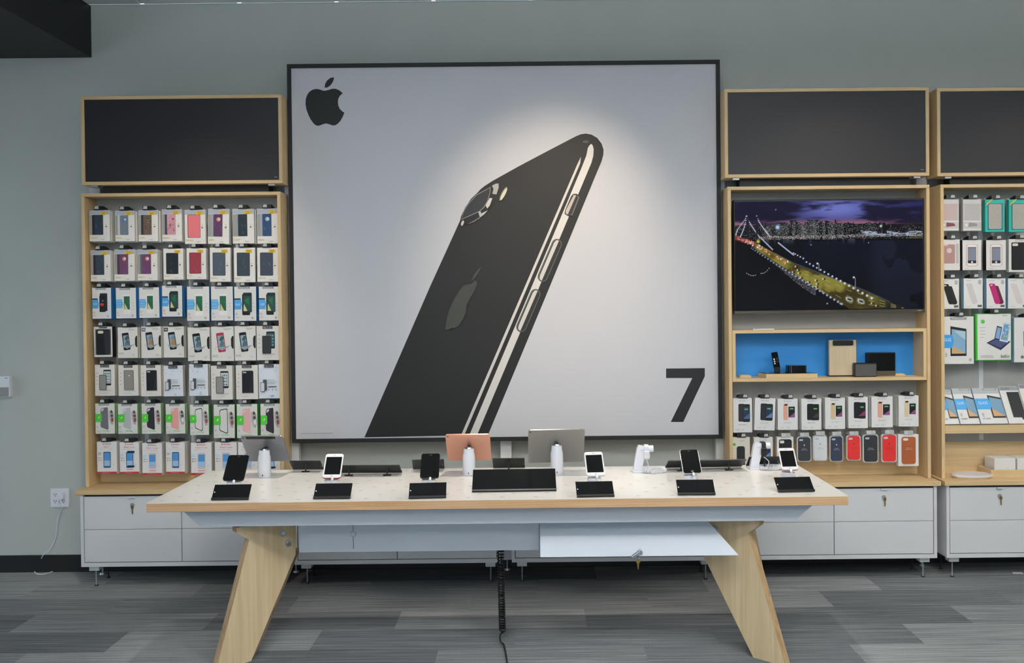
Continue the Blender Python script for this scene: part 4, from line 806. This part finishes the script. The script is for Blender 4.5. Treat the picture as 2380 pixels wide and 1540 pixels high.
# television
tx0, tx1, tz0, tz1, ty = 1.221, 2.377, 1.600, 2.292, 5.022
tv = empty('television', ((tx0+tx1)/2, ty, tz0), 'flat television showing a lit bridge and city at night', 'television')
MB().box(tx0, tx1, ty, ty+.05, tz0+.02, tz1, M_plast, .003).build('housing', tv)
MB().box(tx0, tx1, ty-.004, ty+.05, tz0, tz0+.02, mat('tv_trim', '#6b6660', .3, .8), .002).build('bottom_trim', tv)
MB().box(tx1-.045, tx1-.02, ty-.0046, ty-.0038, tz0+.009, tz0+.012, ink('#c9c7c2')).build('maker_mark', tv)
def tv_image():
    NX, NY = 560, 320
    X, Yp = np.meshgrid(np.linspace(205, 2085, NX), np.linspace(1275, 205, NY))   # coordinates of the picture on the screen
    rng = np.random.RandomState(3)
    def fbm(sx, sy, seed, octs=5):
        r = np.random.RandomState(seed); out = np.zeros_like(X); amp = 1; tot = 0
        for o in range(octs):
            g = r.rand(40, 40); u = (X*sx*2**o) % 39; v = (Yp*sy*2**o) % 39
            i, j = u.astype(int), v.astype(int); fu, fv = u-i, v-j; fu = fu*fu*(3-2*fu); fv = fv*fv*(3-2*fv)
            out += amp*((g[j, i]*(1-fu)+g[j, i+1]*fu)*(1-fv)+(g[j+1, i]*(1-fu)+g[j+1, i+1]*fu)*fv); tot += amp; amp *= .5
        return out/tot
    img = np.zeros((NY, NX, 3))
    def mix(mask, c): img[:] = img*(1-mask[..., None])+np.array(c)/255.*mask[..., None]
    sm = lambda a, b, x: np.clip((x-a)/(b-a), 0, 1)**2*(3-2*np.clip((x-a)/(b-a), 0, 1))
    img[:] = np.array((9, 10, 16))/255
    sky = 1-sm(430, 450, Yp)
    glow = np.exp(-((X-1230)/420)**2-((Yp-280)/130)**2)
    mix(sky, (46, 44, 100)); mix(sky*np.clip(glow*1.05, 0, 1), (118, 126, 205)); mix(sky*np.exp(-((Yp-432)/38)**2)*.75, (190, 120, 120))
    cl = .6*fbm(.0030, .012, 11)+.4*fbm(.0045, .03, 12); cl2 = sm(.40, .60, cl+.06*sm(900, 300, X)-.10*glow+.05*sm(1500, 1800, X)-.12*sm(380, 440, Yp))
    mix(sky*cl2*.92, (26, 23, 46))
    # city
    top = np.full(NX, 440.); xs = np.linspace(205, 2085, NX)
    for k in range(120):
        c = rng.uniform(420, 1750); hgt = rng.uniform(2, 20)+42*np.exp(-((c-1000)/230)**2)*rng.rand(); top[np.abs(xs-c) < rng.uniform(6, 22)] = 440-hgt
    top[np.abs(xs-790) < 36] = 396; top[np.abs(xs-990) < 54] = 395; top[np.abs(xs-1213) < 7] = 392
    city = (Yp > top[None, :]) & (Yp < 585); mix(city*1., (20, 19, 24))
    colw = rng.rand(60)[(np.arange(NX)//9) % 60]; d = (rng.rand(NY, NX) < (.12+.55*colw[None, :])*np.clip(1-np.abs(X-950)/1100, .2, 1)) & city & (Yp > top[None, :]+6)
    b = rng.rand(NY, NX)**1.3*1.0+.08; img[d] = (np.array((200, 205, 205))/255*b[..., None])[d]
    d = (np.abs(Yp-560+(X-900)*.012-.00001*(X-900)**2*0) < 14) & (rng.rand(NY, NX) < .2) & (X > 420)
    cols = np.array([(240, 220, 190), (200, 215, 255), (240, 170, 120), (255, 255, 255)])/255; img[d] = cols[rng.randint(0, 4, (NY, NX))][d]
    d = (Yp > 585) & (Yp < 660) & (X > 440) & (X < 1500); st = fbm(.03, .002, 5, 3); mix(d*sm(.5, .75, st)*sm(660, 590, Yp)*.55, (90, 105, 120))
    w_ = (Yp > 600); mix(w_*sm(700, 1000, X)*.35*sm(1270, 700, Yp), (28, 32, 62)); mix(w_*sm(1450, 1700, X)*(fbm(.004, .003, 9, 3) > .5)*.16, (80, 95, 140))
    # bridge deck
    ut = np.interp(X[0], [350, 460, 790, 1520, 1900], [590, 640, 815, 1100, 1275]); lt = np.interp(X[0], [350, 430, 700, 1030, 1350], [618, 690, 862, 1075, 1275])
    deck = (Yp > ut[None, :]) & (Yp < lt[None, :]) & (X > 330)
    dc = fbm(.006, .006, 21, 4); mix(deck*1., (92, 84, 30)); mix(deck*sm(.4, .65, dc)*.9, (150, 142, 62)); mix(deck*sm(.5, .35, dc)*.8, (60, 50, 22)); mix(deck*sm(1500, 1750, X)*.8, (30, 28, 20))
    for k in range(3):
        f = (k+1)/4; mid = ut+(lt-ut)*f; mix(((np.abs(Yp-mid[None, :]) < 3) & deck & (X > 900) & ((X//55) % 2 < 1))*.7, (190, 180, 130))
    ed = (np.abs(Yp-ut[None, :]) < 6) & (X > 600) & (X < 1750); mix(ed*.8, (70, 78, 88)); ed = (Yp > lt[None, :]) & (Yp < lt[None, :]+70*sm(450, 900, X)+12) & (X > 360) & (X < 1010)
    mix(ed*.8, (38, 36, 40)); d = ed & (rng.rand(NY, NX) < .16); img[d] = np.array((150, 150, 165))/255
    def dot(x, y, r, c, s=1.): mix(np.clip(np.exp(-(((X-x)/r)**2+((Yp-y)/r)**2))*s*1.5, 0, 1), c)
    for t in np.linspace(0, 1, 22): dot(790+780*t**1.25, 735+435*t**1.25-(18 if t < .2 else 0), 6+5*t, (225, 235, 255))
    for t in np.linspace(0, 1, 16): dot(640+150*t, 615+120*t, 6, (215, 225, 255))
    for t in np.linspace(0, 1, 30): dot(370+900*t**1.2, 665+560*t**1.15, 5+6*t, (190, 205, 240), .8)
    for t in np.linspace(0, 1, 15):
        dot(325+130*t, 350+210*t**.8, 6, (225, 230, 255)); dot(425+130*t, 350+200*t**.75, 6, (225, 230, 255)); dot(325-110*math.sin(t*1.57), 350+190*t**.8, 5, (225, 230, 255)); dot(320-60*t, 350+200*t**.6, 5, (210, 220, 255))
    for t in np.linspace(0, 1, 12): dot(470+110*t, 570+110*t, 6, (215, 225, 255))
    mix(((np.abs(X-335) < 12) & (Yp > 350) & (Yp < 620))*.8, (32, 28, 44)); mix(((np.abs(X-425) < 9) & (Yp > 350) & (Yp < 600))*.8, (32, 28, 44))
    mix(((np.abs(Yp-(540+(X-205)*.32)-18) < 22) & (X < 420))*.7, (150, 80, 70))
    for k in range(90): t = rng.rand()**1.2; x = 215+520*t; yy = np.interp(x, [205, 350, 460, 700, 760], [545, 610, 660, 800, 830])+rng.uniform(-22, 22); dot(x, yy, 5, [(255, 120, 100), (255, 235, 215), (255, 255, 255), (255, 90, 70)][rng.randint(4)], .9)
    for x, y in ((815, 850), (835, 885), (845, 915), (785, 905), (865, 960), (1015, 990), (1025, 1025), (1090, 975), (1020, 1050), (940, 1005), (1575, 1220), (1620, 1245)): dot(x-6, y, 7, (255, 240, 220)); dot(x+9, y+2, 8, (30, 22, 18), .9)
    for x, y in ((1345, 1180), (1462, 1200)): mix(np.clip(1.6*np.exp(-(((X-x)/34)**4+((Yp-y-(X-x)*.3)/20)**4)), 0, 1), (190, 200, 190)); mix(np.clip(1.4*np.exp(-(((X-x-4)/20)**4+((Yp-y-(X-x)*.3)/9)**4)), 0, 1), (40, 46, 44))
    for x, y, h in ((1045, 825, 70), (1408, 965, 120)): mix(((np.abs(X-x) < 4) & (Yp > y) & (Yp < y+h))*.9, (150, 155, 165)); dot(x-16, y-2, 9, (240, 245, 255))
    for t in np.linspace(0, 1, 6): dot(322+85*t, 912+24*math.sin(2.2*t), 4, (225, 230, 240)); 
    for t in np.linspace(0, 1, 6): dot(465+80*t, 915-50*t**2.2, 4, (225, 230, 240))
    for x, y in ((616, 288), (965, 638), (1542, 623), (1125, 1218), (1155, 1155), (1255, 1220), (1075, 1100)): dot(x, y, 7, (190, 200, 215), .6 if y < 1000 else 1)
    dot(632, 462, 20, (180, 215, 255)); dot(438, 600, 16, (200, 205, 70)); dot(1667, 460, 11, (210, 225, 235))
    d = (X > 1450) & (np.abs(Yp-535-(X-1900)*.01) < 24) & (fbm(.02, .12, 31, 3) > .56); img[d] = np.array((190, 205, 230))/255*.9
    mix(((Yp > 555) & (Yp < 585) & (X > 1950))*.5, (120, 130, 90))
    return NX, NY, np.clip(img, 0, 1)
NX, NY, img = tv_image()
sx0, sx1, sz0, sz1 = tx0+.006, tx1-.010, tz0+.024, tz1-.010
gx, gz = np.meshgrid(np.linspace(sx0-tv.location.x, sx1-tv.location.x, NX), np.linspace(sz0-tv.location.z, sz1-tv.location.z, NY))
V = np.stack([gx, np.full_like(gx, -.0012), gz], -1).reshape(-1, 3); idx = np.arange(NX*NY).reshape(NY, NX)
Fq = np.stack([idx[:-1, :-1], idx[:-1, 1:], idx[1:, 1:], idx[1:, :-1]], -1).reshape(-1, 4)
me = bpy.data.meshes.new('lit_screen'); me.vertices.add(len(V)); me.vertices.foreach_set('co', V.ravel()); me.loops.add(Fq.size); me.loops.foreach_set('vertex_index', Fq.ravel().astype(np.int32))
me.polygons.add(len(Fq)); me.polygons.foreach_set('loop_start', np.arange(0, Fq.size, 4, dtype=np.int32)); me.update(calc_edges=True)
lc = np.where(img <= .04045, img/12.92, ((img+.055)/1.055)**2.4)
at_ = me.color_attributes.new('picture', 'FLOAT_COLOR', 'POINT'); at_.data.foreach_set('color', np.concatenate([lc, np.ones((NY, NX, 1))], -1).astype(np.float32).ravel())
m = bpy.data.materials.new('lit_screen'); m.use_nodes = True; nt = m.node_tree; bs = nt.nodes['Principled BSDF']; bs.inputs['Base Color'].default_value = (.004, .004, .005, 1); bs.inputs['Roughness'].default_value = .12; bs.inputs['Specular IOR Level'].default_value = .25
an = nt.nodes.new('ShaderNodeAttribute'); an.attribute_name = 'picture'; nt.links.new(an.outputs['Color'], bs.inputs['Emission Color']); bs.inputs['Emission Strength'].default_value = .85
me.materials.append(m); so = bpy.data.objects.new('lit_screen', me); C.objects.link(so); so.parent = tv

# blue niche
nx0, nx1, nz0, nz1 = 1.2005, 2.376, 1.190, 1.503
ni = empty('niche_shelf', ((nx0+nx1)/2, 5, nz0), 'maple box niche with blue back under the television', 'shelf'); t = .02; ny0, ny1 = 4.996, 5.14
MB().box(nx0, nx1, ny0, ny1, nz1-t, nz1, M_wx, .001).build('top_board', ni); MB().box(nx0, nx1, ny0, ny1, nz0, nz0+t, M_wx, .001).build('bottom_board', ni)
MB().box(nx0, nx0+t, ny0, ny1, nz0+t, nz1-t, M_wz, .001).build('side_board', ni); MB().box(nx1-t, nx1, ny0, ny1, nz0+t, nz1-t, M_wz, .001).build('side_board', ni)
MB().box(nx0+t, nx1-t, ny1-.008, ny1, nz0+t, nz1-t, mat('blue_panel', '#2f86cc', .45)).build('blue_back', ni)
NZ = nz0+t+.0004
q = at(1750, 767, 5.03); q2 = at(1800, 766, 5.03)
MB().box(q.x, q2.x, 5.03, 5.07, nz1, nz1+.006, M_card, .001).build('card_strip', loc=(q.x, 5.03, nz1), label='thin white strip lying on top of the niche', cat='card')
def span(x0, x1, Y): return at(x0, 870, Y).x, at(x1, 870, Y).x
a, c = span(1718, 1746, 5.06); MB().prism([(a, NZ), (c, NZ), (c-.004, NZ+.012), (c-.012, NZ+.016), (a+.012, NZ+.016), (a+.004, NZ+.012)], fxz, 5.05, 5.10, M_wx).build('wooden_block', loc=((a+c)/2, 5.06, NZ), label='small low wooden block at left end of blue niche', cat='block')
a, c = span(2081, 2105, 5.08); MB().prism([(a, NZ), (c, NZ), (c-.004, NZ+.008), (c-.012, NZ+.012), (a, NZ+.012)], fxz, 5.08, 5.12, M_wx).build('wooden_block', loc=((a+c)/2, 5.09, NZ), label='small low wooden block at right side of blue niche', cat='block')
a, c = span(1781, 1900, 5.003); rs = empty('riser', ((a+c)/2, 5.05, NZ), 'low maple riser with black top in the blue niche', 'riser')
MB().prism([(a, 5.003), (c, 5.003), (c-.02, 5.105), (a-.022, 5.105)], fxy, NZ, NZ+.026, M_wx).build('wooden_body', rs)
MB().prism([(a+.003, 5.006), (c-.003, 5.006), (c-.022, 5.102), (a-.02, 5.102)], fxy, NZ+.026, NZ+.0285, M_gloss).build('black_top', rs)
RZ = NZ+.029
for u in (1787, 1820, 1870):
    k = at(u, 866, 5.06).x; MB().prism(ellp(k, 5.075, .014, .008, 14), fxy, RZ-.0006, RZ+.0004, M_steel).build('steel_disc', rs)
a, c = span(1799, 1814, 5.04); rc = empty('remote_on_stand', ((a+c)/2, 5.045, RZ), 'slim black remote control standing upright in the niche', 'remote')
MB().box(a+.004, c-.002, 5.035, 5.055, RZ, RZ+.035, M_plast, .002).build('stand', rc)
MM = Matrix.Translation(((a+c)/2, 5.04, RZ+.03)) @ Matrix.Rotation(rad(-8), 4, 'Y') @ Matrix.Rotation(rad(-8), 4, 'X')
MB().prism(rrect(0, .048, .038, .098, .004, 3), fxz, 0, .008, M_gloss).xf(MM).build('remote_body', rc)
b = MB()
for dx, dz_ in ((-.009, .055), (.009, .055), (-.009, .042), (.009, .038), (-.009, .029)): b.prism(ellp(dx, dz_, .0048, .0048, 12), fxz, -.0012, .0005, M_steel if dx < 0 else M_plast)
b.xf(MM).build('buttons', rc)
a, c = span(1832, 1874, 5.03); bx = empty('streaming_box', ((a+c)/2, 5.05, RZ), 'small glossy black streaming box on the riser', 'media box')
MB().prism(rrect((a+c)/2, 5.055, c-a, .085, .018, 5), fxy, RZ, RZ+.045, M_gloss).build('body', bx)
a, c = span(1928, 1991, 5.06); gt = empty('speaker_panel', ((a+c)/2, 5.07, NZ), 'tall pale gold panel with black top in the blue niche', 'speaker')
h_ = at(1960, 790, 5.06).z-NZ
MB().box(a, c, 5.06, 5.085, NZ+.006, NZ+h_, wood('pale_gold', '#b9a688', '#c8b699', 'z', .45, .5), .003).build('gold_body', gt)
MB().box(a, c, 5.06, 5.1, NZ, NZ+.006, M_plast).build('black_foot', gt)
MB().prism(rrect((a+c)/2+.0, NZ+h_-.017, (c-a)*.76, .032, .008, 4), fxz, 5.056, 5.062, M_plast).build('black_cap', gt)
a, c = span(1986, 2038, 5.02); q = empty('dark_speaker', ((a+c)/2, 5.03, NZ), 'small dark grey speaker box in front in the niche', 'speaker')
MB().box(a, c, 5.018, 5.05, NZ, NZ+at(2010, 843, 5.018).z-NZ, M_plast, .003).build('body', q); MB().box(a+.004, c-.004, 5.015, 5.02, NZ+.004, at(2010, 846, 5.018).z, mat('grey_mesh', '#4d4b49', .6, noise=.15, nscale=500), .002).build('grille', q)
a, c = span(2016, 2081, 5.09); q = empty('dark_speaker', ((a+c)/2, 5.1, NZ), 'larger black speaker box at back of the niche', 'speaker')
h_ = at(2050, 819, 5.08).z
MB().box(a, c, 5.085, 5.12, NZ, h_, M_plast, .003).build('body', q); MB().box(a+.006, c-.006, 5.082, 5.087, NZ+.03, h_-.006, M_gloss, .002).build('front_panel', q); MB().box(a+.002, c-.002, 5.08, 5.09, NZ, NZ+.03, mat('brown_trim', '#4d443a', .5), .002).build('lower_trim', q)

# ---- rightmost bay
GQ = 'product boxes in the rightmost bay'
def put(q, body, dep, desc, fn, hk=True, beh=0, rz=0, name='case_box'):
    o, w_, h_ = carton(*q, YF, dep, body, rz, name); setp(o, desc, 'box', GQ); p = Print(w_, h_); fn(p); p.build(o)
    if beh: stack(o, beh, dep, '%s box behind ' + 'the '+desc.split(',')[0], 'boxes hanging behind front boxes in rightmost bay')
    if hk: hook(bayQ, o.location.x+.004, o.location.z+h_, YF, 1)
    return o
M_frost = mat('frosted_box', '#b9b5b2', .25, coat=.3); M_teal = mat('card_teal', '#2fb0a2', .45); M_dk = mat('card_dark', '#232327', .45)
def clearbox(c):
    def f(p): p.rect(.02, .98, .02, .98, '#c4bfbd'); p.rect(.02, .98, .86, .97, '#cfcccb'); p.rr(.1, .9, .34, .84, .04, c); p.rect(.02, .98, .28, .32, '#dcd7d6'); p.ell(.18, .19, .08, .08, '#e3e0de'); p.poly([(.3, .13), (.8, .16), (.72, .24), (.32, .27)], '#7d4552' if c == '#c3aca8' else '#8f8c89'); p.rect(.02, .98, .02, .08, '#dedad6')
    return f
def tealbox(p):
    p.rect(.12, .9, .06, .88, '#1f6f78'); p.rr(.18, .84, .09, .86, .06, '#a9a59b')
    for k in range(60): p.ell(random.uniform(.22, .8), random.uniform(.12, .83), .012, .012, random.choice(['#8d8a82', '#cdc9bf', '#77746d']), 0, 5)
    p.poly([(0, .86), (.25, .998), (.34, .998), (0, .80)], '#c9b24a')
put((2186, 462, 2229, 537), M_frost, .03, 'frosted box with rose case, first in top row of rightmost bay', clearbox('#c3aca8'))
put((2238, 462, 2281, 537), M_frost, .03, 'frosted box with pale case, second in top row of rightmost bay', clearbox('#b7b3b0'))
put((2290, 463, 2335, 539), M_teal, .03, 'teal box with silver glitter case, left of the two teal boxes', tealbox)
put((2345, 463, 2392, 539), M_teal, .03, 'teal box with silver case at right photo edge', tealbox)
def rosebox(p): p.rect(.02, .98, .02, .98, '#dcd8d3'); p.rr(.1, .74, .22, .84, .06, '#a9827e'); p.ell(.45, .64, .13, .13, '#cfc0bc'); p.rr(.14, .38, .79, .84, .03, '#d3b9b4'); p.rect(.78, .93, .22, .86, '#b9b6b2')
def phonebox(p): p.rect(.006, .994, .006, .994, '#dedbd8'); p.lines(.2, .8, .93, 1, '#b9b6b4'); p.rr(.2, .8, .13, .86, .13, '#b97f7c'); p.rr(.225, .775, .14, .85, .12, '#e6e3e0'); p.rect(.28, .72, .23, .76, '#16171b'); p.rect(.29, .71, .32, .74, '#7c8090'); p.ell(.5, .27, .05, .05, '#e3e3e3', 0, 12); p.lines(.1, .4, .06, 1, '#8d8b89')
def blackbox(p): p.rect(.02, .98, .02, .98, '#e0dcd6'); p.text('INCIPIO', .3, .7, .925, .955, '#3c3d40'); p.rr(.12, .9, .06, .9, .06, '#131316'); p.rr(.17, .45, .79, .87, .05, '#d8d2c0')
put((2186, 556, 2231, 628), M_card, .03, 'white box with rose phone case, first in second row of rightmost bay', rosebox)
put((2237, 557, 2281, 628), M_dk, .035, 'black sided phone box, left of the matching pair in rightmost bay', phonebox)
put((2292, 557, 2338, 628), M_dk, .035, 'black sided phone box, right of the matching pair in rightmost bay', phonebox)
put((2345, 555, 2392, 632), M_card, .03, 'white framed black case box at right photo edge, second row', blackbox)
def twocase(c1, c2):
    def f(p):
        p.rect(.006, .994, .006, .994, '#e0dedb'); p.text('incipio', .12, .42, .90, .94, '#7d8288'); p.rr(.76, .92, .80, .94, .03, '#b0b0b0')
        sh = [(.12, .80), (.20, .83), (.42, .82), (.46, .76), (.72, .22), (.66, .16), (.50, .15), (.42, .2)]
        if c2: p.poly([(u+.18, v*.9+.01) for u, v in sh], c2)
        p.poly(sh, c1); p.poly([(.19, .775), (.27, .80), (.32, .78), (.28, .75), (.21, .75)], '#d6d2cd'); p.rect(.72, .94, .05, .12, '#5d5c5c'); p.lines(.08, .4, .06, 1, '#9d9a98')
    return f
M_bluec = mat('card_pale_blue', '#8fb0c4', .45)
put((2186, 647, 2229, 718), M_bluec, .035, 'box with two black cases, third row of rightmost bay', twocase('#1b1c1e', '#232426'))
put((2240, 646, 2284, 717), M_bluec, .035, 'box with clear case outline, third row of rightmost bay', twocase('#c9c6c4', None))
put((2293, 646, 2337, 717), M_bluec, .035, 'box with magenta case, third row of rightmost bay', twocase('#b5246b', '#5d2438'))
put((2343, 646, 2390, 717), M_bluec, .035, 'box with pale floral case at right edge, third row', twocase('#d6cbc8', None))
def pr_tab(p):
    p.rect(.006, .994, .006, .994, '#dddad6'); badge(p, .5); p.poly([(.24, .80), (.76, .74), (.76, .17), (.24, .17)], '#1d1f23'); p.poly([(.28, .74), (.73, .69), (.73, .22), (.28, .22)], '#7fa6c0'); p.poly([(.28, .4), (.73, .22), (.28, .22)], '#c7a173'); p.poly([(.35, .7), (.73, .5), (.73, .69)], '#a9c3cf')
    p.rect(0.006, .30, .34, .62, '#3f97d4'); p.poly([(.30, .36), (.35, .48), (.30, .60)], '#3f97d4'); p.text('GLASS', .05, .26, .48, .55, '#dcecf6'); p.text('HD', .07, .13, .15, .24, '#6d6e70'); p.ell(.88, .09, .05, .05, '#a6a8aa')
def pr_kb(p):
    p.rect(.03, .99, .02, .99, '#e0ded9'); p.rect(.006, .05, .006, .994, '#3fae3a'); p.ell(.2, .83, .055, .055, '#49b93f'); p.lines(.12, .28, .70, 4, '#b0b0ac', .07, .012); p.lines(.74, .93, .95, 1, '#4a4b4d')
    p.poly([(.30, .38), (.56, .48), (.98, .40), (.70, .22)], '#2b2f4a'); p.poly([(.36, .38), (.56, .45), (.9, .39), (.70, .27)], '#4a5278'); p.poly([(.52, .46), (.60, .74), (.74, .71), (.68, .44)], '#2a3445'); p.poly([(.545, .48), (.61, .71), (.715, .69), (.66, .46)], '#7da0c4'); p.poly([(.66, .42), (.78, .82), (.985, .80), (.90, .38)], '#d0d3d6'); p.poly([(.695, .45), (.80, .78), (.96, .76), (.88, .42)], '#6f9cc0')
    for i in range(3):
        for j in range(4): p.rr(.735+.055*i+.022*j, .76+.055*i+.022*j, .50+.07*j, .53+.07*j, .006, random.choice(['#c9d66a', '#d9e3ea', '#d96a5a', '#4f7fb0']))
    p.text('belkin', .70, .94, .06, .13, '#2d2e30'); p.lines(.13, .5, .1, 2, '#8d8b89')
def pr_edge(p): p.rect(.006, .994, .006, .994, '#dedbd8'); p.rr(.35, .95, .35, .7, .03, '#2a2b2f'); p.ell(.3, .12, .06, .06, '#6d6e70')
put((2192, 735, 2263, 846), M_card, .03, 'large white tablet screen protector box, left in rightmost bay', pr_tab, name='tablet_box')
put((2268, 728, 2350, 838), mat('card_green3', '#46b03f', .45), .03, 'large green edged tablet keyboard box in rightmost bay', pr_kb, name='tablet_box')
put((2357, 737, 2420, 842), M_bluec, .03, 'large white box cut off at right photo edge', pr_edge, name='tablet_box')
# shelf with leaning boxes
sz = .912
MB().box(2.487, 3.668, BF+.002, BB-.007, .862, sz, M_wx, .002).build('display_shelf', loc=(3.08, BF, .862), label='maple shelf carrying leaning tablet boxes in rightmost bay', cat='shelf')
def lean(x, wpx, hpx, fn, body, label, depth=.012):
    a = at(x, 985, 5.015); w_ = (wpx-1)*5.0/F; h_ = .235*hpx/86
    b = MB(); b.box(0, w_, 0, depth, 0, h_, body, .001); o = b.build('tablet_box', None, world=False); o.location = (a.x, 5.006, sz+.007)
    o.rotation_euler = (rad(-29), 0, 0); setp(o, label, 'box', 'tablet boxes leaning on the shelf')
    p = Print(w_, h_, 0, 0); fn(p); p.build(o)
def pr_lean(p):
    p.rect(.006, .994, .006, .994, '#dad8d4'); p.rect(.006, .994, .84, .994, '#a9adb0'); badge(p, .66); p.poly([(.50, .80), (.99, .72), (.99, .16), (.50, .16)], '#1d1f23'); p.poly([(.55, .74), (.99, .67), (.99, .21), (.55, .21)], '#6f93ab'); p.poly([(.55, .42), (.99, .21), (.55, .21)], '#c79a6a')
    p.rect(.006, .52, .40, .70, '#3f9fdc'); p.poly([(.52, .42), (.58, .55), (.52, .68)], '#3f9fdc'); p.text('GLASS', .1, .45, .54, .62, '#dcecf6'); p.text('HD', .12, .2, .2, .3, '#55565a'); p.text('PURE', .12, .4, .12, .16, '#55565a')
def pr_inc(p): p.rect(.006, .994, .006, .994, '#dedbd6'); p.rect(.006, .994, .88, .994, '#8f9296'); p.text('INCIPIO', .1, .55, .9, .96, '#2b2c2f'); p.poly([(.32, .84), (.97, .84), (.97, .10), (.78, .10), (.74, .16), (.32, .16)], '#141416')
lean(2189, 41, 84, pr_lean, M_bluec, 'blue white tablet glass box, leftmost leaning on right shelf')
lean(2231, 47, 86, pr_lean, M_bluec, 'blue white tablet glass box, second leaning on right shelf')
lean(2279, 64, 86, pr_lean, M_bluec, 'blue white tablet glass box, widest leaning on right shelf')
lean(2344, 46, 90, pr_inc, M_card, 'white black tablet case box leaning right of the blue ones')
lean(2391, 50, 95, pr_inc, M_card, 'white black tablet case box leaning at right photo edge')
# charging pad, tray, small boxes on the bench top
BZ = .5925
q = on(2243, 1103, BZ); pad = empty('charging_pad', (q.x, 5.0, BZ), 'flat oval white charging pad on the right bench', 'charging pad')
MB().prism(ellp(q.x, 5.01, .115, .06, 32), fxy, BZ, BZ+.012, M_wy).build('wooden_base', pad); MB().prism(ellp(q.x, 5.01, .122, .066, 32), fxy, BZ+.012, BZ+.026, M_white).build('white_disc', pad)
a = at(2300, 1098, 5.0).x; tr = empty('wooden_tray', (a+.2, 5.05, BZ), 'shallow maple tray holding small white boxes', 'tray')
MB().box(a, a+.42, 4.985, 5.13, BZ, BZ+.008, M_wx).build('tray_bottom', tr); MB().box(a, a+.42, 4.985, 4.993, BZ+.008, BZ+.05, M_wx, .001).build('tray_wall', tr); MB().box(a, a+.42, 5.122, 5.13, BZ+.008, BZ+.05, M_wx, .001).build('tray_wall', tr); MB().box(a, a+.008, 4.993, 5.122, BZ+.008, BZ+.05, M_wy, .001).build('tray_wall', tr); MB().box(a+.412, a+.42, 4.993, 5.122, BZ+.008, BZ+.05, M_wy, .001).build('tray_wall', tr)
for i, (xa, l) in enumerate(((2311, 'small white square box, left one in the maple tray'), (2364, 'small white square box at right edge in the maple tray'))):
    k = at(xa, 1075, 5.0).x; o = MB().box(k, k+.128, 4.998, 5.11, BZ+.009, BZ+.009+.108, M_card, .002).build('earphone_box', loc=(k+.064, 5.05, BZ+.009), label=l, cat='box', group='small white boxes in the tray')
    p = Print(.128, .108, 4.998-5.05, -.064, 0);
    for dx in (0, .1): p.ell(.55+dx, .45, .03, .035, '#c9c9cb', 0, 10); p.rect(.545+dx, .565+dx, .3, .42, '#cfcfd1')
    p.build(o)
